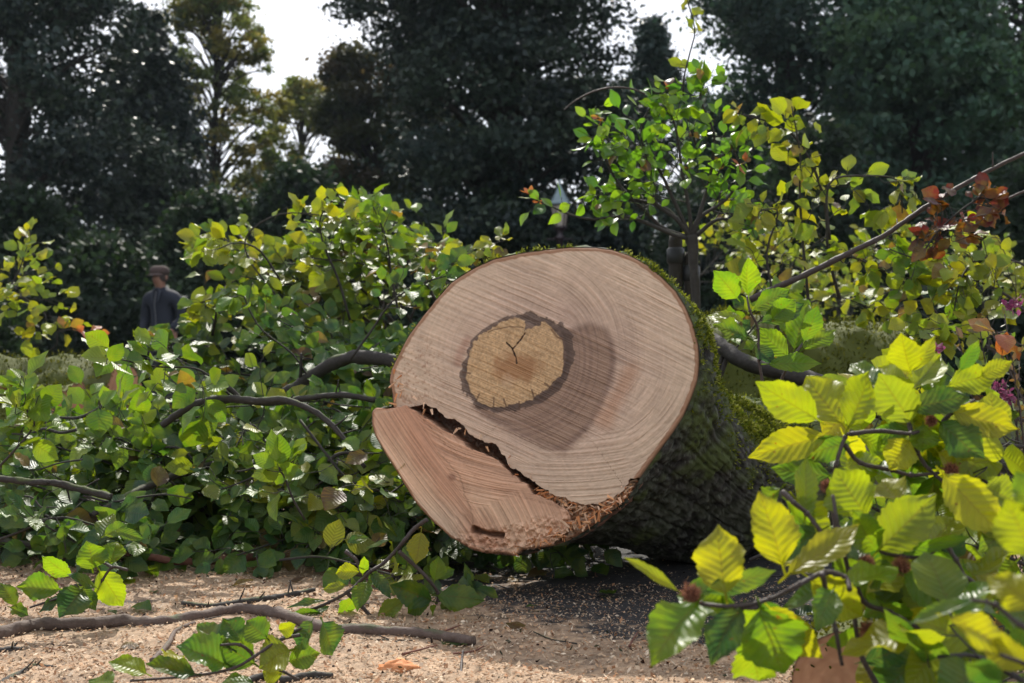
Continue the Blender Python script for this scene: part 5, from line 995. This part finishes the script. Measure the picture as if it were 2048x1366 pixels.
HS = [(-220, 13, 2.6, 'under', 'dark shrub at the far left of the hedge line'), (40, 16.5, 2.6, 'under', 'dark shrub under the left yew'), (215, 15.5, 2.5, 'under', 'green tinged shrub left of the standing man'), (420, 17, 2.7, 'under', 'dark shrub right behind the standing man'), (600, 17, 3.2, 'under', 'dark shrub behind the crest of the leaf heap'), (800, 17.5, 3.3, 'yew', 'dark shrub left of the park lantern'), (1010, 21.5, 3.3, 'under', 'dark shrub just left of the lantern post'), (1230, 22, 3.4, 'under', 'dark shrub right behind the lantern'), (1430, 17, 3.2, 'yew', 'dark shrub behind the rose tree stem'), (1640, 16, 3.2, 'under', 'dark shrub behind the hanging yellow leaves'), (1850, 15.5, 3.0, 'under', 'dark shrub behind the copper leaves'), (2070, 15, 2.9, 'under', 'dark green shrub at the right edge of the hedge line')]
for k, (px, d, h, pal, lab) in enumerate(HS):
    h = h*(1+0.16*math.sin(k*2.3)); tree('hedge_shrub', lab, px, d, h, [(0, 1.5, 1.5), (h*.5, 1.5, 1.5), (h*.8, 0.9, 0.8), (h, .3, .3)], 30000, 0.10, pal, 1100+k, clumps=120, cr=(0.3, 0.55), tr=0.05, cat='shrub', low=0.15)
r = np.random.default_rng(5); cl = [(r.uniform(-26, 26), r.uniform(36, 42), r.uniform(0.3, 4.6), r.uniform(0.8, 1.4)) for _ in range(420)]
g = Geo(); V, F, C = crown_leaves(cl, 60000, 0.28, 4, 'dun'); g.add(V, F, None, C); single('distant_wood', g, M['tree_leaf'], kind='stuff', label='far dark woodland closing the park behind the trees', cat='woodland', smooth=False)

# ------------------------------------------------------------------ park lantern
lx = (1120-1024)/FPX*20.0; zt = lambda y: CAMZ+(740-y)*20.0/FPX
ln = thing('park_lantern', 'old park lantern with a pointed grey green roof in front of the dark trees', 'street lamp', (lx, 20.0, 0))
verd = simple('verdigris', (0.24, 0.31, 0.33), 0.55, 0.1, 9, 0.3); mar = simple('maroon_paint', (0.035, 0.022, 0.026), 0.45)
g = Geo(); g.lathe([(0, zt(356)), (.012, zt(358)), (.022, zt(362)), (.014, zt(366)), (.03, zt(372)), (.055, zt(378)), (.07, zt(381)), (.075, zt(383)), (.11, zt(391)), (.16, zt(401)), (.195, zt(406)), (.195, zt(409)), (0, zt(409))], (lx, 20, 0), 8); part('roof', g, verd, ln, smooth=False)
gl = NM('lamp_glass'); gl.b.inputs['Base Color'].default_value = (0.42, 0.36, 0.30, 1); gl.b.inputs['Roughness'].default_value = 0.25; gl.b.inputs['Alpha'].default_value = 1
g = Geo(); g.lathe([(0, zt(411)), (.145, zt(411)), (.10, zt(452)), (0, zt(452))], (lx, 20, 0), 6); part('glass_body', g, gl.m, ln, smooth=False)
for k in range(6):
    a = k*PI/3; g = Geo(); g.tube([(lx+.148*math.cos(a), 20+.148*math.sin(a), zt(410)), (lx+.103*math.cos(a), 20+.103*math.sin(a), zt(453))], [.009, .009], 6, 4); part('corner_bar', g, mar, ln)
g = Geo(); g.lathe([(0, zt(451.5)), (.115, zt(452)), (.12, zt(456)), (.06, zt(461)), (.045, zt(470)), (.09, zt(473)), (.09, zt(477)), (.05, zt(481)), (.045, zt(520)), (.06, zt(524)), (.06, zt(528)), (.05, zt(533)), (.055, 0.9), (.09, 0.85), (.10, 0.1), (.14, 0.05), (.14, 0)], (lx, 20, 0), 16); part('post', g, mar, ln)
g = Geo(); g.tube([(lx-.22, 20, zt(478)), (lx+.22, 20, zt(478))], [.014, .014], 8, 4); part('ladder_bar', g, mar, ln)

# ------------------------------------------------------------------ the man
def skin(name, nodes, edges, mat, parent, root=0, sub=2):
    me = bpy.data.meshes.new(name); me.from_pydata([n[:3] for n in nodes], edges, []); o = bpy.data.objects.new(name, me); COL.objects.link(o)
    sm = o.modifiers.new('s', 'SKIN'); sm.use_smooth_shade = True; me.skin_vertices or None
    for i, n in enumerate(nodes):
        v = me.skin_vertices[0].data[i]; v.radius = (n[3], n[4] if len(n) > 4 else n[3]); v.use_root = (i == root)
    su = o.modifiers.new('u', 'SUBSURF'); su.levels = sub; su.render_levels = sub
    dg = bpy.context.evaluated_depsgraph_get(); m2 = bpy.data.meshes.new_from_object(o.evaluated_get(dg)); bpy.data.objects.remove(o)
    m2.materials.clear(); m2.materials.append(mat)
    for p in m2.polygons: p.use_smooth = True
    q = bpy.data.objects.new(name, m2); COL.objects.link(q); q.parent = parent; return q
mx_ = (328-1024)/FPX*14.0
man = thing('person', 'man in dark jacket and flat cap looking down behind the leaf heap', 'person', (mx_, 14.0, 0)); man.rotation_euler = (0, 0, R(-22))
skinm = simple('skin', (0.30, 0.15, 0.10), 0.55); navy = simple('navy_cloth', (0.014, 0.017, 0.028), 0.85, nscale=40); grey = simple('grey_trousers', (0.03, 0.03, 0.035), 0.85); capm = simple('brown_cap', (0.07, 0.045, 0.038), 0.9, nscale=60); hairm = simple('hair', (0.05, 0.035, 0.03), 0.8)
N = [(0,0,.95,.14,.10),(0,-.01,1.12,.13,.10),(0,-.03,1.30,.15,.11),(0,-.04,1.42,.13,.09),(0,-.06,1.49,.055,.055),(0,-.09,1.555,.062,.07),(0,-.10,1.63,.078,.095),(0,-.085,1.69,.065,.08),
     (-.19,-.04,1.40,.055),(-.25,-.02,1.14,.042),(-.20,-.14,.93,.028),(.19,-.04,1.40,.055),(.26,0,1.14,.042),(.20,-.16,.98,.028),
     (-.10,0,.86,.085),(-.11,-.02,.48,.058),(-.11,.02,.08,.038),(-.12,-.16,.03,.03),(.10,0,.86,.085),(.11,-.02,.48,.058),(.11,.02,.08,.038),(.12,-.16,.03,.03),(0,-.185,1.605,.014)]
E = [(0,1),(1,2),(2,3),(3,4),(4,5),(5,6),(6,7),(3,8),(8,9),(9,10),(3,11),(11,12),(12,13),(0,14),(14,15),(15,16),(16,17),(0,18),(18,19),(19,20),(20,21),(6,22)]
for s_, wv in ((-1, 10), (1, 13)):
    w0 = np.array(N[wv][:3]); pal_ = w0+np.array([0, -.045, -.05]); N.append((*pal_, .026, .016)); pi = len(N)-1; E.append((wv, pi))
    for f, (dx, ln_) in enumerate(((-.027, .062), (-.009, .072), (.009, .068), (.027, .052))):
        a = pal_+np.array([dx, -.022, -.03]); b = a+np.array([dx*.2, -.015, -ln_*.5]); c = b+np.array([0, .014, -ln_*.45]); N += [(*a, .009), (*b, .008), (*c, .0065)]; i0 = len(N)-3; E += [(pi, i0), (i0, i0+1), (i0+1, i0+2)]
    a = pal_+np.array([-s_*.035, -.015, .005]); b = a+np.array([-s_*.02, -.02, -.025]); N += [(*a, .01), (*b, .008)]; E += [(pi, len(N)-2), (len(N)-2, len(N)-1)]
skin('body', N, E, skinm, man)
skin('jacket', [(0,0,.86,.185,.145),(0,-.01,1.12,.165,.135),(0,-.03,1.31,.18,.135),(0,-.04,1.42,.155,.115),(0,-.05,1.49,.085,.085),(0,-.055,1.53,.074,.074),(-.195,-.04,1.405,.078),(-.255,-.02,1.14,.062),(-.205,-.135,.96,.046),(.195,-.04,1.405,.078),(.265,0,1.14,.062),(.205,-.155,1.01,.046)],
     [(0,1),(1,2),(2,3),(3,4),(4,5),(3,6),(6,7),(7,8),(3,9),(9,10),(10,11)], navy, man)
skin('trousers', [(0,0,.90,.17,.13),(-.10,0,.82,.105),(-.11,-.02,.48,.078),(-.11,.02,.10,.062),(.10,0,.82,.105),(.11,-.02,.48,.078),(.11,.02,.10,.062)], [(0,1),(1,2),(2,3),(0,4),(4,5),(5,6)], grey, man)
def local(name, g, mat, parent):
    o = bpy.data.objects.new(name, g.mesh(name, mat)); COL.objects.link(o); o.parent = parent; return o
g = Geo(); g.lathe([(.087, 1.655), (.105, 1.66), (.115, 1.69), (.105, 1.735), (.07, 1.755), (0, 1.76)], (0, -.09, 0), 24)
a = np.linspace(-1.1, 1.1, 14); rim = np.array([[.10*math.sin(t), -.09-.10*math.cos(t), 1.67] for t in a]); out = np.array([[.105*math.sin(t), -.105-.165*math.cos(t), 1.64] for t in a])
i = np.arange(13); g.add(np.vstack([rim, out, rim-[0, 0, .008], out-[0, 0, .006]]), np.vstack([np.stack([i, i+1, i+15, i+14], -1), np.stack([i+28, i+42, i+43, i+29], -1), np.stack([i+14, i+15, i+43, i+42], -1)])); local('cap', g, capm, man)
g = Geo(); g.lathe([(.070, 1.575), (.088, 1.60), (.094, 1.64), (.092, 1.67)], (0, -.072, 0), 20); local('hair', g, hairm, man)
for s_ in (-1, 1):
    g = Geo(); g.lathe([(0, -.008), (.006, -.006), (.009, 0), (.006, .006), (0, .008)], (s_*.03, -.172, 1.635), 8); local('eye', g, hairm, man)
    g = Geo(); g.lathe([(0, -.03), (.010, -.02), (.014, 0), (.012, .02), (0, .03)], (s_*.092, -.085, 1.62), 8); local('ear', g, skinm, man)
g = Geo(); g.tube([(-.025, -.168, 1.568), (0, -.178, 1.57), (.025, -.168, 1.568)], [.004, .006, .004], 6, 8); local('mouth', g, simple('lips', (.25, .09, .07), .6), man)

# dark branches added to shade the sunlit ground under and behind the trunk, and litter on the road
r = np.random.default_rng(90)
for k in range(24):
    px = r.uniform(930, 1420) if k < 12 else r.uniform(860, 1200); d = r.uniform(3.5, 4.3) if k < 12 else r.uniform(3.15, 3.5); tip = np.array([(px-1024)/FPX*d, d, r.uniform(0.05, 0.3) if k < 12 else r.uniform(.03, .12)]); root = tip+np.array([r.uniform(-.5, .3), r.uniform(.2, .5), 0]); root[2] = .05
    branch('dark leafy branch added to shade the ground behind the cut trunk', 2000+k, [root, (root+tip)/2+[0, 0, .12], tip], 0.006, group='dark leafy branches added to shade the ground behind the cut trunk', twigs=9, tlen=0.25, leaf=0.078, pal='deep', up=(0, -.6, .8), tilt=.5, res=(5, 4), lw=.34)
for k in range(46):
    x, y = r.uniform(-1.3, 0.75), r.uniform(2.15, 3.4); a = r.uniform(0, PI); l = r.uniform(.012, .07); p = np.array([x, y, .016]); d_ = np.array([math.cos(a), math.sin(a), 0])*l
    limb('small dark scrap of twig lying loose on the sawdust', [p-d_, p+r.normal(0, .004, 3)*[1, 1, 0], p+d_+[0, 0, r.uniform(0, .01)]], [r.uniform(.0015, .004), .0012], 'branch' if k % 3 else 'red_stick', name='twig_scrap', cat='twig', rough=.35, seed=300+k, n=6, steps=9, group='scraps of twig strewn on the sawdust')
for k in range(16):
    x, y = r.uniform(-1.3, 0.1), r.uniform(2.3, 3.35); g = Geo(); p = np.array([x, y, .018]); a = r.uniform(0, 6.28); pal = ['brown', 'green', 'yellow', 'brown', 'deep'][k % 5]; L = r.uniform(.03, .07)
    leaf_geo(g, [p], [[math.cos(a), math.sin(a), r.uniform(0, .3)]], [[r.normal(0, .3), -.3, 1]], [L], [L*.31], [PAL[pal][k % 3]], nu=16, nv=8, seed=480+k, serr=.06, curl=.15)
    single('fallen_leaf', g, M['leaf_near'], 'small loose leaf scattered on the sawdust in front of the heap', 'leaf', loc=p, group='small loose leaves on the sawdust')
hz = NM('haze_air'); hz.t.nodes.remove(hz.b); pv = hz.n('ShaderNodeVolumePrincipled'); pv.inputs['Color'].default_value = (0.70, 0.84, 1.0, 1); pv.inputs['Density'].default_value = 0.0003; pv.inputs['Anisotropy'].default_value = 0.35
hz.l(pv.outputs[0], hz.out.inputs['Volume'])
g = Geo(); g.box((0, 20, 8), (45, 32, 9.2)); single('haze', g, hz.m, kind='stuff', label='thin pale air over the whole park', cat='haze', smooth=False)

g = Geo()
for s_ in (-1, 1): g.tube([(s_*.012, -.135, 1.50-.0), (s_*.05, -.150, 1.44), (s_*.035, -.172, 1.33)], [.012, .018, .008], 6, 10)
local('collar', g, simple('collar_cloth', (0.03, 0.035, 0.05), 0.8), man)
g = Geo(); g.tube([(0, -.15, 1.46), (0, -.178, 1.30), (0, -.15, 1.12), (0, -.165, .92)], [.006, .005, .005, .005], 6, 14); local('zip', g, simple('zip_grey', (0.12, 0.12, 0.13), 0.5), man)

r = np.random.default_rng(444)
for k in range(22):
    px, py = r.uniform(20, 760), r.uniform(770, 1040); d = pilepoint(px, py)-r.uniform(0.02, 0.22); l = r.uniform(60, 230); a = r.normal(0, 0.28)+(PI if r.uniform() < .5 else 0)
    L = [(px+l*t*math.cos(a), py+l*t*math.sin(a)+r.normal(0, 7)) for t in (0, .25, .5, .75, 1)]; w_ = r.uniform(.0022, .006)
    limb('thin dark bare twig lacing through the leaf heap', PX(L, d, d+r.normal(0, .1)), [w_, w_*.8, w_*.45], 'branch', name='bare_twig', cat='twig', rough=.3, seed=4400+k, n=7, steps=26, knobs=int(r.integers(1, 5)), group='thin bare twigs in the leaf heap')
